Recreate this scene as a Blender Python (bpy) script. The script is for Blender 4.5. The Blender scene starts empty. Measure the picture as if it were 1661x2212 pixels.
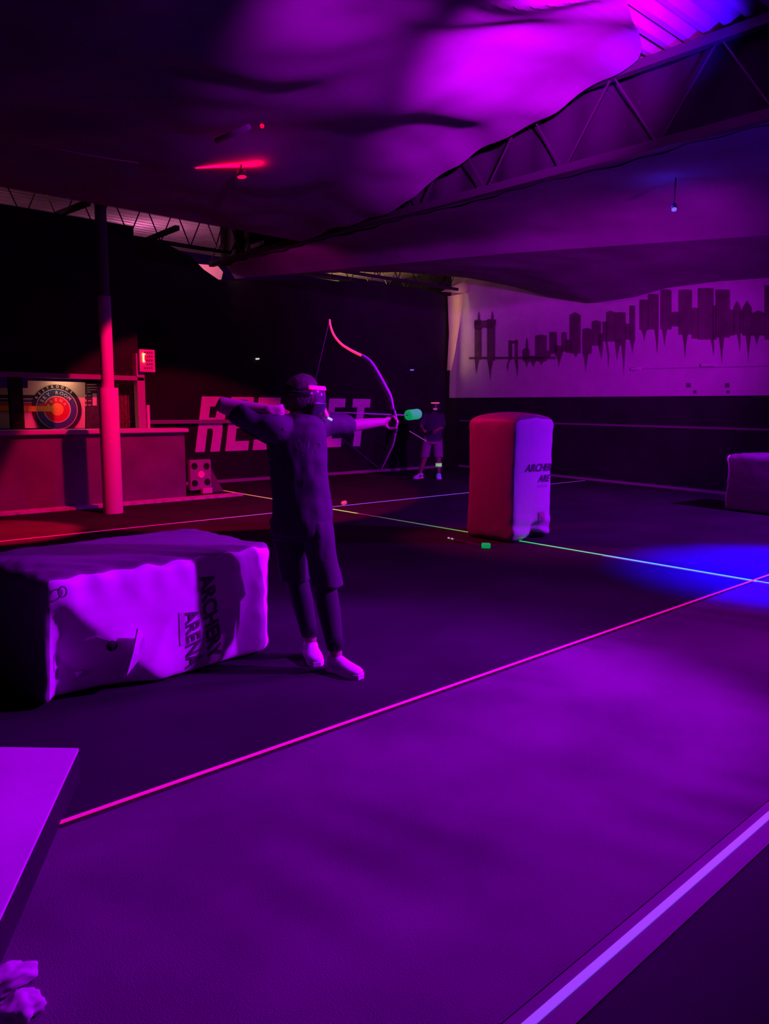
import bpy, bmesh, math, random
from mathutils import Vector, Matrix, noise, Quaternion
random.seed(7)
S = bpy.context.scene
COL = S.collection
PI = math.pi

# ------------------------------------------------------------------ camera
F, YAW, PIT, ROL, CX, CY, H = 1631.6, 0.733404, 0.138573, 0.0075915, 830.5, 1106.0, 1.52
fw = Vector((math.sin(YAW)*math.cos(PIT), math.cos(YAW)*math.cos(PIT), -math.sin(PIT)))
r0 = Vector((math.cos(YAW), -math.sin(YAW), 0)); u0 = r0.cross(fw)
rt = r0*math.cos(ROL) + u0*math.sin(ROL); up = u0*math.cos(ROL) - r0*math.sin(ROL)
CAM = Vector((0, 0, H))
cd = bpy.data.cameras.new('camera'); cam = bpy.data.objects.new('camera', cd); COL.objects.link(cam)
cam.matrix_world = Matrix(((rt.x, up.x, -fw.x, 0), (rt.y, up.y, -fw.y, 0), (rt.z, up.z, -fw.z, H), (0, 0, 0, 1)))
cd.sensor_fit = 'HORIZONTAL'; cd.sensor_width = 36; cd.lens = 36*F/1661; cd.clip_start = .05
S.camera = cam
S.view_settings.view_transform = 'Standard'; S.view_settings.look = 'None'
S.view_settings.exposure = 0; S.view_settings.gamma = 1; S.view_settings.use_curve_mapping = False

def ray(x, y): return fw + rt*((x-CX)/F) - up*((y-CY)/F)
def fl(x, y, z=0.0):
    d = ray(x, y); return CAM + d*((z-H)/d.z)
def onY(x, y, Y):
    d = ray(x, y); return CAM + d*(Y/d.y)
W0, WS = 13.61, .12            # right wall: X = W0 + WS*(Y-5.95)
def onW(x, y, off=0.0):
    d = ray(x, y); return CAM + d*((W0-off-WS*5.95)/(d.x-WS*d.y))
def wallX(Y, off=0.0): return W0 + WS*(Y-5.95) - off

# ------------------------------------------------------------------ materials
MATS = {}
def mat(name, col, rough=.7, spec=.3, emit=None, es=1.0, noise_amt=0, scale=8, bump=0, bscale=40, metal=0, trans=0, alpha=1):
    if name in MATS: return MATS[name]
    m = bpy.data.materials.new(name); m.use_nodes = True
    nt = m.node_tree; b = nt.nodes['Principled BSDF']
    b.inputs['Base Color'].default_value = (*col, 1); b.inputs['Roughness'].default_value = rough
    b.inputs['Specular IOR Level'].default_value = spec; b.inputs['Metallic'].default_value = metal
    if trans: b.inputs['Transmission Weight'].default_value = trans
    if alpha < 1: b.inputs['Alpha'].default_value = alpha
    if emit: b.inputs['Emission Color'].default_value = (*emit, 1); b.inputs['Emission Strength'].default_value = es
    if noise_amt:
        tc = nt.nodes.new('ShaderNodeTexCoord'); n = nt.nodes.new('ShaderNodeTexNoise'); n.inputs['Scale'].default_value = scale
        n.inputs['Detail'].default_value = 6
        nt.links.new(tc.outputs['Object'], n.inputs['Vector'])
        r = nt.nodes.new('ShaderNodeValToRGB'); r.color_ramp.elements[0].position = .3; r.color_ramp.elements[1].position = .7
        r.color_ramp.elements[0].color = (*[c*(1-noise_amt) for c in col], 1); r.color_ramp.elements[1].color = (*[min(1, c*(1+noise_amt)) for c in col], 1)
        nt.links.new(n.outputs['Fac'], r.inputs['Fac']); nt.links.new(r.outputs['Color'], b.inputs['Base Color'])
    if bump:
        tc = nt.nodes.new('ShaderNodeTexCoord'); n = nt.nodes.new('ShaderNodeTexNoise'); n.inputs['Scale'].default_value = bscale
        n.inputs['Detail'].default_value = 5
        nt.links.new(tc.outputs['Object'], n.inputs['Vector'])
        bp = nt.nodes.new('ShaderNodeBump'); bp.inputs['Strength'].default_value = bump; bp.inputs['Distance'].default_value = .02
        nt.links.new(n.outputs['Fac'], bp.inputs['Height']); nt.links.new(bp.outputs['Normal'], b.inputs['Normal'])
    MATS[name] = m; return m

def mat_turf(name, dark, light, ang=0.0, seams=0.0):
    m = bpy.data.materials.new(name); m.use_nodes = True; nt = m.node_tree; b = nt.nodes['Principled BSDF']
    b.inputs['Roughness'].default_value = .9; b.inputs['Specular IOR Level'].default_value = .15
    N = nt.nodes.new; L = nt.links.new
    tc = N('ShaderNodeTexCoord'); mp = N('ShaderNodeMapping'); mp.inputs['Rotation'].default_value = (0, 0, ang)
    L(tc.outputs['Object'], mp.inputs['Vector'])
    n1 = N('ShaderNodeTexNoise'); n1.inputs['Scale'].default_value = 1.3; n1.inputs['Detail'].default_value = 6; L(mp.outputs['Vector'], n1.inputs['Vector'])
    r = N('ShaderNodeValToRGB'); r.color_ramp.elements[0].position = .35; r.color_ramp.elements[1].position = .7
    r.color_ramp.elements[0].color = (*dark, 1); r.color_ramp.elements[1].color = (*light, 1); L(n1.outputs['Fac'], r.inputs['Fac'])
    out = r.outputs['Color']
    if seams:
        w = N('ShaderNodeTexWave'); w.wave_type = 'BANDS'; w.bands_direction = 'X'; w.inputs['Scale'].default_value = 3.2; w.inputs['Distortion'].default_value = 1.5
        w.inputs['Detail'].default_value = 3; w.inputs['Detail Scale'].default_value = .6
        L(mp.outputs['Vector'], w.inputs['Vector'])
        w.inputs['Scale'].default_value = 1.15; w.inputs['Distortion'].default_value = 2.5; w.inputs['Detail'].default_value = 2
        nm = N('ShaderNodeTexNoise'); nm.inputs['Scale'].default_value = .55; L(mp.outputs['Vector'], nm.inputs['Vector'])
        rm = N('ShaderNodeMapRange'); rm.inputs['From Min'].default_value = .48; rm.inputs['From Max'].default_value = .65; rm.inputs['To Max'].default_value = seams; L(nm.outputs['Fac'], rm.inputs['Value'])
        mx = N('ShaderNodeMix'); L(rm.outputs['Result'], mx.inputs[0]); mx.data_type = 'RGBA'; mx.blend_type = 'MULTIPLY'; mx.inputs[0].default_value = seams
        L(out, mx.inputs[6]); L(w.outputs['Color'], mx.inputs[7]); out = mx.outputs[2]
    n2 = N('ShaderNodeTexNoise'); n2.inputs['Scale'].default_value = 160; n2.inputs['Detail'].default_value = 2; L(tc.outputs['Object'], n2.inputs['Vector'])
    bp = N('ShaderNodeBump'); bp.inputs['Strength'].default_value = .35; bp.inputs['Distance'].default_value = .01
    L(n2.outputs['Fac'], bp.inputs['Height']); L(bp.outputs['Normal'], b.inputs['Normal']); L(out, b.inputs['Base Color'])
    return m

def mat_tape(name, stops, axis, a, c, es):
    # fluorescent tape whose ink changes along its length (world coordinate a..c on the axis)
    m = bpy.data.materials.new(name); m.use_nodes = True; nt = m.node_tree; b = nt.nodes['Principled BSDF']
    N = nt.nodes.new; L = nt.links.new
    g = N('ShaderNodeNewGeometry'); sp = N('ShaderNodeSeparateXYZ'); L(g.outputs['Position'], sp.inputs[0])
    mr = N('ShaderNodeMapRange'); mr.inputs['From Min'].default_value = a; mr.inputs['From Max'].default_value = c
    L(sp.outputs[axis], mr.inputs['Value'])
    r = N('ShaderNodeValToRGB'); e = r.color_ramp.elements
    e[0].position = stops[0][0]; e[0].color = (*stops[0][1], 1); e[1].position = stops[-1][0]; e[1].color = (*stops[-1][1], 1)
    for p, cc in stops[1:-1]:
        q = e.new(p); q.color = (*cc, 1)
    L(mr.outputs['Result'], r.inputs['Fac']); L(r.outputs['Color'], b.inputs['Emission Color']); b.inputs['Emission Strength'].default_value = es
    b.inputs['Base Color'].default_value = (.3, .3, .3, 1); b.inputs['Roughness'].default_value = .5
    return m

# ------------------------------------------------------------------ mesh helpers
def link(name, me, m, parent=None, smooth=False, loc=None):
    o = bpy.data.objects.new(name, me); COL.objects.link(o)
    if m: me.materials.append(m)
    if smooth:
        for p in me.polygons: p.use_smooth = True
    if parent:
        o.parent = parent; o.matrix_parent_inverse = parent.matrix_world.inverted() if False else Matrix()
    if loc is not None: o.location = loc
    return o
def wloc(p):
    v = Vector()
    while p: v = v+Vector(p.location); p = p.parent
    return v
def from_bm(name, bm, m, parent=None, smooth=False):
    bmesh.ops.recalc_face_normals(bm, faces=bm.faces[:])
    me = bpy.data.meshes.new(name); bm.to_mesh(me); bm.free()
    if parent is not None: me.transform(Matrix.Translation(-wloc(parent)))
    return link(name, me, m, parent, smooth)
def tag(o, label, cat, group=None, kind=None):
    if label: o['label'] = label
    if cat: o['category'] = cat
    if group: o['group'] = group
    if kind: o['kind'] = kind
    return o
def struct(o): o['kind'] = 'structure'; return o
def thing(name, loc, label, cat, group=None):
    o = bpy.data.objects.new(name, None); COL.objects.link(o); o.location = loc; o.empty_display_size = .1
    return tag(o, label, cat, group)
def bx(bm, a, b, bev=0):
    a, b = Vector(a), Vector(b)
    g = bmesh.ops.create_cube(bm, size=1, matrix=Matrix.Translation((a+b)/2) @ Matrix.Diagonal((abs(b.x-a.x), abs(b.y-a.y), abs(b.z-a.z), 1)))
    if bev:
        es = list({e for v in g['verts'] for e in v.link_edges})
        bmesh.ops.bevel(bm, geom=es, offset=bev, segments=2, affect='EDGES')
def bar(bm, a, b, w, h=None):
    h = h or w; a, b = Vector(a), Vector(b); d = b-a; L = d.length
    q = d.to_track_quat('Z', 'Y').to_matrix().to_4x4()
    bmesh.ops.create_cube(bm, size=1, matrix=Matrix.Translation((a+b)/2) @ q @ Matrix.Diagonal((w, h, L, 1)))
def tube(bm, pts, rad, n=12, caps=True):
    pts = [Vector(p) for p in pts]; rad = rad if isinstance(rad, (list, tuple)) else [rad]*len(pts)
    rings = []; ref = None
    for i, p in enumerate(pts):
        t = (pts[min(i+1, len(pts)-1)]-pts[max(i-1, 0)]).normalized()
        if ref is None: ref = t.orthogonal().normalized()
        ref = (ref - t*ref.dot(t)).normalized(); bi = t.cross(ref)
        r = rad[i]; rx, ry = r if isinstance(r, tuple) else (r, r)
        rings.append([bm.verts.new(p + ref*math.cos(k*2*PI/n)*rx + bi*math.sin(k*2*PI/n)*ry) for k in range(n)])
    for a, b in zip(rings, rings[1:]):
        for k in range(n): bm.faces.new((a[k], a[(k+1) % n], b[(k+1) % n], b[k]))
    if caps:
        bm.faces.new(rings[0][::-1]); bm.faces.new(rings[-1])
def poly(bm, pts, thick=None):
    vs = [bm.verts.new(p) for p in pts]; f = bm.faces.new(vs)
    if thick is not None:
        g = bmesh.ops.extrude_face_region(bm, geom=[f]); nv = [v for v in g['geom'] if isinstance(v, bmesh.types.BMVert)]
        bmesh.ops.translate(bm, verts=nv, vec=thick)
def spline(P, k=8):
    P = [Vector(p) for p in P]; out = []
    for i in range(len(P)-1):
        a, b, c, d = P[max(i-1, 0)], P[i], P[i+1], P[min(i+2, len(P)-1)]
        for j in range(k):
            t = j/k; out.append(.5*((2*b)+(c-a)*t+(2*a-5*b+4*c-d)*t*t+(3*b-3*c+d-a)*t**3))
    out.append(P[-1]); return out
def text_bm(s, size=1.0, off=.02, shear=0.0, ext=.0, res=4, align='CENTER'):
    cu = bpy.data.curves.new('t', 'FONT'); cu.body = s; cu.size = size; cu.offset = off; cu.shear = shear; cu.extrude = ext
    cu.align_x = align; cu.resolution_u = res
    o = bpy.data.objects.new('t', cu); COL.objects.link(o)
    dg = bpy.context.evaluated_depsgraph_get(); me = bpy.data.meshes.new_from_object(o.evaluated_get(dg))
    bm = bmesh.new(); bm.from_mesh(me); bpy.data.meshes.remove(me); bpy.data.objects.remove(o); bpy.data.curves.remove(cu)
    return bm
def bounds(bm):
    xs = [v.co.x for v in bm.verts]; ys = [v.co.y for v in bm.verts]; return min(xs), max(xs), min(ys), max(ys)
def merge(dst, src, fn):
    mp = {}
    for v in src.verts: mp[v] = dst.verts.new(fn(v.co))
    for f in src.faces:
        try: dst.faces.new([mp[v] for v in f.verts])
        except ValueError: pass
    src.free()
def lamp(name, kind, loc, col, power, size=.1, spot=None, aim=None, blend=.5):
    l = bpy.data.lights.new(name, kind); l.color = col; l.energy = power
    if kind in ('POINT', 'SPOT'): l.shadow_soft_size = size
    if kind == 'AREA': l.size = size
    if spot: l.spot_size = math.radians(spot); l.spot_blend = blend
    o = bpy.data.objects.new(name, l); COL.objects.link(o); o.location = loc
    if aim is not None: o.rotation_euler = (Vector(aim)-Vector(loc)).to_track_quat('-Z', 'Y').to_euler()
    return o

# ------------------------------------------------------------------ base materials
M_floor = mat_turf('dark_turf', (.018, .018, .021), (.031, .029, .035))
M_mat = mat_turf('worn_mat', (.085, .072, .085), (.15, .125, .145), ang=math.radians(-14), seams=.35)
M_black = mat('black_paint', (.018, .018, .02), .8, .2, noise_amt=.25, scale=2)
M_dwall = mat('dark_wall', (.02, .02, .025), .8, .2, noise_amt=.25, scale=1.5)
M_cloth = mat('ceiling_cloth', (.16, .16, .16), .95, .1, noise_amt=.25, scale=.8, bump=.5, bscale=1.6)
M_deck = mat('metal_deck', (.32, .31, .3), .45, .5, metal=.3, noise_amt=.15, scale=3)
M_steel = mat('black_steel', (.03, .03, .03), .6, .3)
M_white = mat('white_panel', (.55, .53, .55), .7, .2, noise_amt=.08, scale=3)
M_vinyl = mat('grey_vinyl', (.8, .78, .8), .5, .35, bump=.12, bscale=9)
M_ink = mat('black_ink', (.10, .09, .10), .7)
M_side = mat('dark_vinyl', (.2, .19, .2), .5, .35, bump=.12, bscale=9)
M_silh = mat('mural_ink', (.14, .09, .11), .85, .1, noise_amt=.25, scale=3)

# ------------------------------------------------------------------ setting
bm = bmesh.new(); bx(bm, (-3, -3, -.1), (17, 16.5, 0)); struct(from_bm('floor', bm, M_floor))

# corrugated steel deck
bm = bmesh.new(); y = -3.0; prof = []
while y < 16.5:
    prof += [(y, 5.1), (y+.05, 5.02), (y+.11, 5.02), (y+.16, 5.1)]; y += .2
rows = [[bm.verts.new((X, yy, zz)) for yy, zz in prof] for X in (-3, 17)]
for i in range(len(prof)-1): bm.faces.new((rows[0][i], rows[0][i+1], rows[1][i+1], rows[1][i]))
struct(from_bm('ceiling', bm, M_deck))

# right wall: dark below, plus trim line
def wbox(bm, y0, y1, z0, z1, o0, o1):
    P = [(wallX(y0, o0), y0), (wallX(y1, o0), y1), (wallX(y1, o1), y1), (wallX(y0, o1), y0)]
    lo = [bm.verts.new((x, y, z0)) for x, y in P]; hi = [bm.verts.new((x, y, z1)) for x, y in P]
    bm.faces.new(lo[::-1]); bm.faces.new(hi)
    for i in range(4): bm.faces.new((lo[i], lo[(i+1) % 4], hi[(i+1) % 4], hi[i]))
bm = bmesh.new(); wbox(bm, -3, 16.5, 0, 5.02, 0, -.15); struct(from_bm('wall_right', bm, M_dwall))
bm = bmesh.new(); wbox(bm, -2.9, 13.2, 1.16, 1.2, .03, 0); struct(from_bm('trim_1', bm, mat('trim_grey', (.18, .18, .18), .5)))
bm = bmesh.new(); wbox(bm, -2.9, 13.2, 0.0, .05, .03, 0); struct(from_bm('baseboard_right', bm, mat('trim_light', (.3, .3, .3), .5)))

# back wall (uneven top edge) - polygon extruded
top = [(293, 514), (365, 530), (410, 552), (440, 582), (475, 606), (640, 606), (800, 608), (930, 628), (962, 640)]
P = [onY(x, y, 13.3) for x, y in top]
bm = bmesh.new(); poly(bm, [Vector((5.0, 13.3, 0))] + [Vector((5.0, 13.3, P[0].z))] + P + [Vector((14.0, 13.3, P[-1].z)), Vector((14.0, 13.3, 0))], Vector((0, .12, 0)))
struct(from_bm('wall_back', bm, M_black))
zb = onY(290, 489, 11.75).z
X1 = onY(292, 600, 11.75).x
# booth wall above and beside the counter opening
bm = bmesh.new(); bx(bm, (-3, 11.75, 1.97), (X1, 11.87, zb)); bx(bm, (X1-.1, 11.87, 1.97), (X1, 13.3, zb))
struct(from_bm('wall_left', bm, M_black))
bm = bmesh.new(); bx(bm, (-3, 11.6, 1.9), (X1+.02, 11.76, 1.97)); struct(from_bm('trim_2', bm, mat('trim_purple', (.3, .28, .3), .5)))
rl = onY(320, 910, 13.2); rr = onY(432, 914, 13.2)
bm = bmesh.new(); bx(bm, (X1, 13.2, rl.z-.05), (11.9, 13.3, rl.z+.02)); struct(from_bm('trim_3', bm, mat('rail_paint', (.3, .3, .3), .5)))
bm = bmesh.new(); bx(bm, (5.0, 13.24, 0), (13.9, 13.3, .06)); struct(from_bm('baseboard_back', bm, MATS['trim_light']))

# light mat between the lines
A = [fl(118, 1790), (wallX(2.6, .3), 2.62, 0), (wallX(.9, .3), .93, 0), (1.29, .93, 0), fl(0, 2065)]
Pm = [(.82, 2.66, 0), (13.0, 2.66, 0), (13.0, 1.05, 0), (-.2, 1.05, 0)]
bm = bmesh.new(); poly(bm, [Vector(p) for p in Pm], Vector((0, 0, .006)))
tag(from_bm('floor_mat', bm, M_mat), 'wide pale worn floor mat lying between the pink line and the violet line', 'mat')

bm = bmesh.new(); bx(bm, (-.3, .925, 0), (13.0, 1.045, .008))
tag(from_bm('edge_strip', bm, mat('border_strip', (.12, .1, .12), .6, noise_amt=.1, scale=5)), 'pale border strip under the violet line at bottom right', 'floor strip')
# ------------------------------------------------------------------ floor tapes
def tape(name, p, q, w, m, label):
    p, q = Vector(p), Vector(q); d = (q-p).normalized(); s = Vector((-d.y, d.x, 0))*w/2
    bm = bmesh.new(); poly(bm, [p-s, p+s, q+s, q-s], Vector((0, 0, .004)))
    return tag(from_bm(name, bm, m), label, 'floor line')
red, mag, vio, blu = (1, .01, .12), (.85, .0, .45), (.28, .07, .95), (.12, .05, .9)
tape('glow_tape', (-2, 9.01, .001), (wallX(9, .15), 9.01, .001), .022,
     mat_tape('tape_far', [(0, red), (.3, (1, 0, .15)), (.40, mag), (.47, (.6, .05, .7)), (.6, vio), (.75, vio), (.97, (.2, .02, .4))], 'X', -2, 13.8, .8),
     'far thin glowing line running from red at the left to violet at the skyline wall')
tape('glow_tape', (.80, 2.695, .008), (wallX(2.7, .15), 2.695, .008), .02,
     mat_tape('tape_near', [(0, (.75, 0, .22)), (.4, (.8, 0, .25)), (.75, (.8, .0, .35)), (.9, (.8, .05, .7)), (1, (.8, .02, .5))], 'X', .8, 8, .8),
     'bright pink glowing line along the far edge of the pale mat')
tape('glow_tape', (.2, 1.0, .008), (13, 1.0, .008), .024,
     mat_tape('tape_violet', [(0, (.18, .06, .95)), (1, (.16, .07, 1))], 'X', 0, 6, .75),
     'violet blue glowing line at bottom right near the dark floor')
S4 = []
ya, yb = 12.0, 1.5
def pos(Y): return (Y-yb)/(ya-yb)
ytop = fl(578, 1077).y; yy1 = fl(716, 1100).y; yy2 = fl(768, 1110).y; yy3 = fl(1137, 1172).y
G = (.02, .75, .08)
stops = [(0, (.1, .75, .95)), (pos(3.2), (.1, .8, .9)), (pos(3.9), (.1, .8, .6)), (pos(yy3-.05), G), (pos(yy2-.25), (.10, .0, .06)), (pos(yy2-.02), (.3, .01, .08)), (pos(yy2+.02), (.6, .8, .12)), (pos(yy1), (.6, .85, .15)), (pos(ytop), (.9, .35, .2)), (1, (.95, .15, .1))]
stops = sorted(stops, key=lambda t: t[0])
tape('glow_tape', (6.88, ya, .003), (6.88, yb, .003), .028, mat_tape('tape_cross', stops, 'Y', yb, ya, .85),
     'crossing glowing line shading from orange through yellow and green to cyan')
tape('guide_tape', (6.83, 4.2, .003), (6.83, yb, .003), .012, mat('guide_tape', (.7, .5, .8), .5, emit=(.2, .05, .6), es=.35),
     'dull worn violet line just beside the cyan line at right')

# ------------------------------------------------------------------ ceiling structure
def truss(name, p, q, z0, z1, step, label, cat='roof truss', w=.06):
    p, q = Vector(p), Vector(q); L = (q-p).length; d = (q-p).normalized()
    root = thing(name, (p.x, p.y, z0), label, cat)
    for zz in (z0, z1):
        bm = bmesh.new(); bar(bm, (p.x, p.y, zz), (q.x, q.y, zz), w, w); from_bm('chord', bm, M_steel, root)
    bm = bmesh.new(); n = max(2, int(L/step)); prev = None
    for i in range(n+1):
        a = p + d*(L*i/n); zz = z0 if i % 2 else z1; cur = Vector((a.x, a.y, zz))
        if prev is not None: bar(bm, prev, cur, .016)
        prev = cur
    from_bm('web', bm, M_steel, root); return root
truss('steel_truss', (-2.5, 12.75, 0), (13.8, 12.75, 0), 4.32, 4.95, .28, 'open web steel truss showing under the roof deck at upper left')
truss('steel_truss', (7.32, 0.2, 0), (7.32, 13.0, 0), 4.12, 4.93, .55, 'dark steel truss running diagonally across the upper right ceiling', w=.09)
truss('steel_truss', (10.2, 14.3, 0), (16.0, 14.3, 0), 4.45, 4.95, .3, 'short steel truss above the back wall in warm light')
for i, (x, y, x2, y2, lab) in enumerate([(318, 518, 383, 492, 'dark diagonal roof brace, the left one under the striped deck'), (490, 552, 574, 524, 'dark diagonal roof brace at the right end of the striped deck'), (120, 465, 190, 438, 'dark diagonal roof brace left of the pillar top')]):
    a = fl(x, y, 4.36); b = fl(x2, y2, 4.25)
    bm = bmesh.new(); bar(bm, a, b, .07); tag(from_bm('roof_brace', bm, M_steel), lab, 'roof brace')

def sheet(name, fn, nu, nv, m, label, cat='ceiling cloth', thick=.01):
    bm = bmesh.new(); g = [[bm.verts.new(fn(i/nu, j/nv)) for j in range(nv+1)] for i in range(nu+1)]
    for i in range(nu):
        for j in range(nv): bm.faces.new((g[i][j], g[i+1][j], g[i+1][j+1], g[i][j+1]))
    o = from_bm(name, bm, m, smooth=True); tag(o, label, cat); return o
def sm(a, b, x):
    t = min(1, max(0, (x-a)/(b-a))); return t*t*(3-2*t)
def fold(X, Y, a): return a*noise.noise(Vector((X*.9, Y*.5, 3.1)))+a*.5*noise.noise(Vector((X*1.3+Y*.9, Y*2.1, 7.7)))
# main cloth over the left and centre
def cloth1(u, v):
    Y = -2.5 + v*(9.95+2.5)
    xr = 7.2
    if Y < 4.28: xr = max(.5, 7.28-(4.28-Y)*2.2)
    X = -2.8 + u*(xr+2.8)
    return Vector((X, Y, c1z(X, Y)))
def c1z(X, Y):
    k = 1-sm(4.6, 8.5, Y)
    z = 4.05 + .82*k*sm(2.0, 7.0, X) + .3*k*(1-sm(2, 7, X)) + .15*math.sin(PI*min(1, max(0, (9.95-Y)/4)))
    z += fold(X, Y, .16)*sm(0, .5, 9.95-Y)
    if k > 0: z += .07*k*math.sin((X*.55+Y*1.0)*2.6)*sm(3, 6, X)
    return min(z, 4.98)
sheet('ceiling_cloth', cloth1, 110, 130, M_cloth, 'huge draped fabric sheet under the roof over the archer and left side')
# second bay from girder to lip, third bay from lip to skyline wall
lip = [(0, 13.2), (4.62, 11.4), (7.95, 9.79), (13.2, 7.95)]
def lipX(Y):
    for (a, b), (c, d) in zip(lip, lip[1:]):
        if Y <= c: return b+(d-b)*(Y-a)/(c-a)
    return lip[-1][1]
def cloth2(u, v):
    Y = -1 + v*14.2; xa = 7.40; xb = lipX(Y); X = xa+(xb-xa)*u
    z = 4.1*(1-u)+3.95*u + .16*math.sin(PI*u) + fold(X, Y, .07)*math.sin(PI*u)
    return Vector((X, Y, z))
sheet('ceiling_cloth', cloth2, 40, 80, M_cloth, 'middle fabric bay hanging right of the dark truss, reddish at its far end')
wtop = [(1030, 600), (1100, 616), (1180, 640), (1280, 655), (1370, 642), (1440, 622), (1550, 608), (1661, 600)]
WT = sorted([(onW(x, y, .25).y, onW(x, y, .25).z) for x, y in wtop])
def wz(Y):
    if Y <= WT[0][0]: return WT[0][1]
    for (a, b), (c, d) in zip(WT, WT[1:]):
        if Y <= c: return b+(d-b)*(Y-a)/(c-a)
    return WT[-1][1]
def cloth3(u, v):
    Y = -1 + v*13.6; xa = lipX(Y); xb = wallX(Y, .25); X = xa+(xb-xa)*u
    z = 3.95*(1-u)+wz(Y)*u + .22*math.sin(PI*u)*(1-sm(9.5, 12, Y)*.5) + fold(X, Y, .07)*math.sin(PI*u)
    return Vector((X, Y, z))
sheet('ceiling_cloth', cloth3, 40, 90, M_cloth, 'right fabric bay sagging in a curve in front of the skyline mural')
# valance behind the truss
def val(u, v):
    Y = 1.0+v*12; return Vector((7.52+.04*math.sin(Y*3)+.03*math.sin(Y*11), Y, 4.1+u*.86))
sheet('hanging_cloth', val, 4, 200, mat('valance_cloth', (.018, .018, .02), .95, .1, noise_amt=.25, scale=.8), 'upright strip of fabric hanging behind the dark diagonal truss', 'hanging cloth')

# ------------------------------------------------------------------ pillar
pc = Vector((4.17+.07, 10.38+.07, 0))
pil = thing('pillar', pc, 'round floor to ceiling pillar with thick padded lower half lit red', 'pillar')
def cyl(bm, c, r, z0, z1, n=40, steps=1): tube(bm, [(c.x, c.y, z0+(z1-z0)*i/steps) for i in range(steps+1)], r, n)
bm = bmesh.new(); cyl(bm, pc, .075, 2.9, 5.02); from_bm('upper_post', bm, mat('post_dark', (.12, .12, .12), .6), pil, True)
bm = bmesh.new(); cyl(bm, pc, .085, 1.6, 2.98); from_bm('post_wrap', bm, mat('post_light', (.5, .5, .5), .6), pil, True)
bm = bmesh.new(); cyl(bm, pc, .135, 0.0, 1.75); o = from_bm('padding', bm, mat('post_pad', (.75, .72, .75), .5), pil, True)
for ob in pil.children:
    mm = ob.modifiers.new('e', 'EDGE_SPLIT'); mm.split_angle = .9

# ------------------------------------------------------------------ booth: counter
cl_ = -2.5; cr = 5.83
ct = thing('counter', (2, 11.3, 0), 'long low serving counter behind the pillar with a red lit top edge', 'counter')
bm = bmesh.new(); bx(bm, (cl_, 11.34, 0), (cr, 11.44, 1.085)); from_bm('front_panel', bm, mat('counter_panel', (.16, .16, .17), .6, noise_amt=.2, scale=2), ct)
bm = bmesh.new(); bx(bm, (cr-.1, 11.44, 0), (cr, 12.0, 1.085)); from_bm('side_panel', bm, MATS['counter_panel'], ct)
bm = bmesh.new(); bx(bm, (cl_, 11.26, 1.085), (cr+.04, 11.75, 1.15), .01); from_bm('countertop', bm, mat('countertop', (.6, .58, .6), .4), ct)
bm = bmesh.new(); bx(bm, (cl_, 11.08, 0), (6.75, 11.33, .035)); tag(from_bm('floor_strip', bm, mat('strip', (.6, .55, .6), .6, noise_amt=.3, scale=9)), 'pale strip on the floor along the foot of the counter', 'floor strip')
# wall behind the counter opening
YS = 12.1
def sg(x, y, dy=0): return onY(x, y, YS-dy)
sroot = thing('mural_sign', sg(100, 922), 'cream wayfinding sign with target rings and coloured stripes above the counter', 'sign')
M_cream = mat('cream_board', (.72, .62, .5), .6)
bm = bmesh.new()
for q in ([(-120, 838), (60, 838), (60, 822), (184, 826), (184, 925), (-120, 925)],): poly(bm, [sg(*p) for p in q], Vector((0, .03, 0)))
from_bm('board', bm, M_cream, sroot)
cen = sg(123, 884); sc = (sg(173, 884)-cen).length/50
def disc(bm, r0_, r1_, dy, n=72):
    a = [bm.verts.new((cen.x+r1_*sc*math.cos(k*2*PI/n), YS-dy, cen.z+r1_*sc*math.sin(k*2*PI/n))) for k in range(n)]
    bm.faces.new(a)
cb = {'black': mat('sign_black', (.03, .025, .05), .6), 'white': mat('sign_white', (.75, .68, .6), .6), 'blue': mat('sign_blue', (.05, .07, .25), .6), 'red': mat('sign_red', (.62, .02, .04), .6), 'yellow': mat('sign_yellow', (.85, .45, .06), .6)}
bars = [('black', 853.5, 862, .003), ('white', 861, 863.5, .004), ('blue', 863, 869.5, .005), ('white', 869, 870.5, .006), ('red', 870, 877, .007), ('yellow', 877, 889, .009)]
for cname, a, b, dy in bars:
    bm = bmesh.new(); poly(bm, [sg(-120, a-2, dy), sg(118 if cname == 'yellow' else 92, a, dy), sg(118 if cname == 'yellow' else 92, b, dy), sg(-120, b-3, dy)]); from_bm('stripe', bm, cb[cname], sroot)
for cname, r, dy in [('black', 53, .0101), ('white', 44, .0111), ('blue', 42.5, .0121), ('white', 29, .0131), ('red', 27, .0141), ('yellow', 13.5, .0151)]:
    bm = bmesh.new(); disc(bm, 0, r, dy); from_bm('ring', bm, cb[cname], sroot)
# the stripes cross the lower left of the rings
bm = bmesh.new(); poly(bm, [sg(84, 871, .0146), sg(112, 871.5, .0146), sg(112, 877.5, .0146), sg(82, 877.5, .0146)]); from_bm('stripe', bm, cb['red'], sroot)
bm = bmesh.new(); poly(bm, [sg(60, 877, .0156), sg(118, 877, .0156), sg(118, 889, .0156), sg(60, 889, .0156)]); from_bm('stripe', bm, cb['yellow'], sroot)
def arc_text(s, r, a0, a1, size, m):
    bm = bmesh.new(); n = len(s)
    for i, ch in enumerate(s):
        if ch == ' ': continue
        an = math.radians(a0+(a1-a0)*i/(n-1)); t = text_bm(ch, size, .012*size/.1*.3); x0, x1, y0, y1 = bounds(t)
        cx_ = (x0+x1)/2; rot = an-PI/2
        def f(co):
            x = co.x-cx_; y = co.y
            return Vector((cen.x+r*sc*math.cos(an)+x*math.cos(rot)-y*math.sin(rot), YS-.018, cen.z+r*sc*math.sin(an)+x*math.sin(rot)+y*math.cos(rot)))
        merge(bm, t, f)
    from_bm('lettering', bm, m, sroot)
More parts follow.
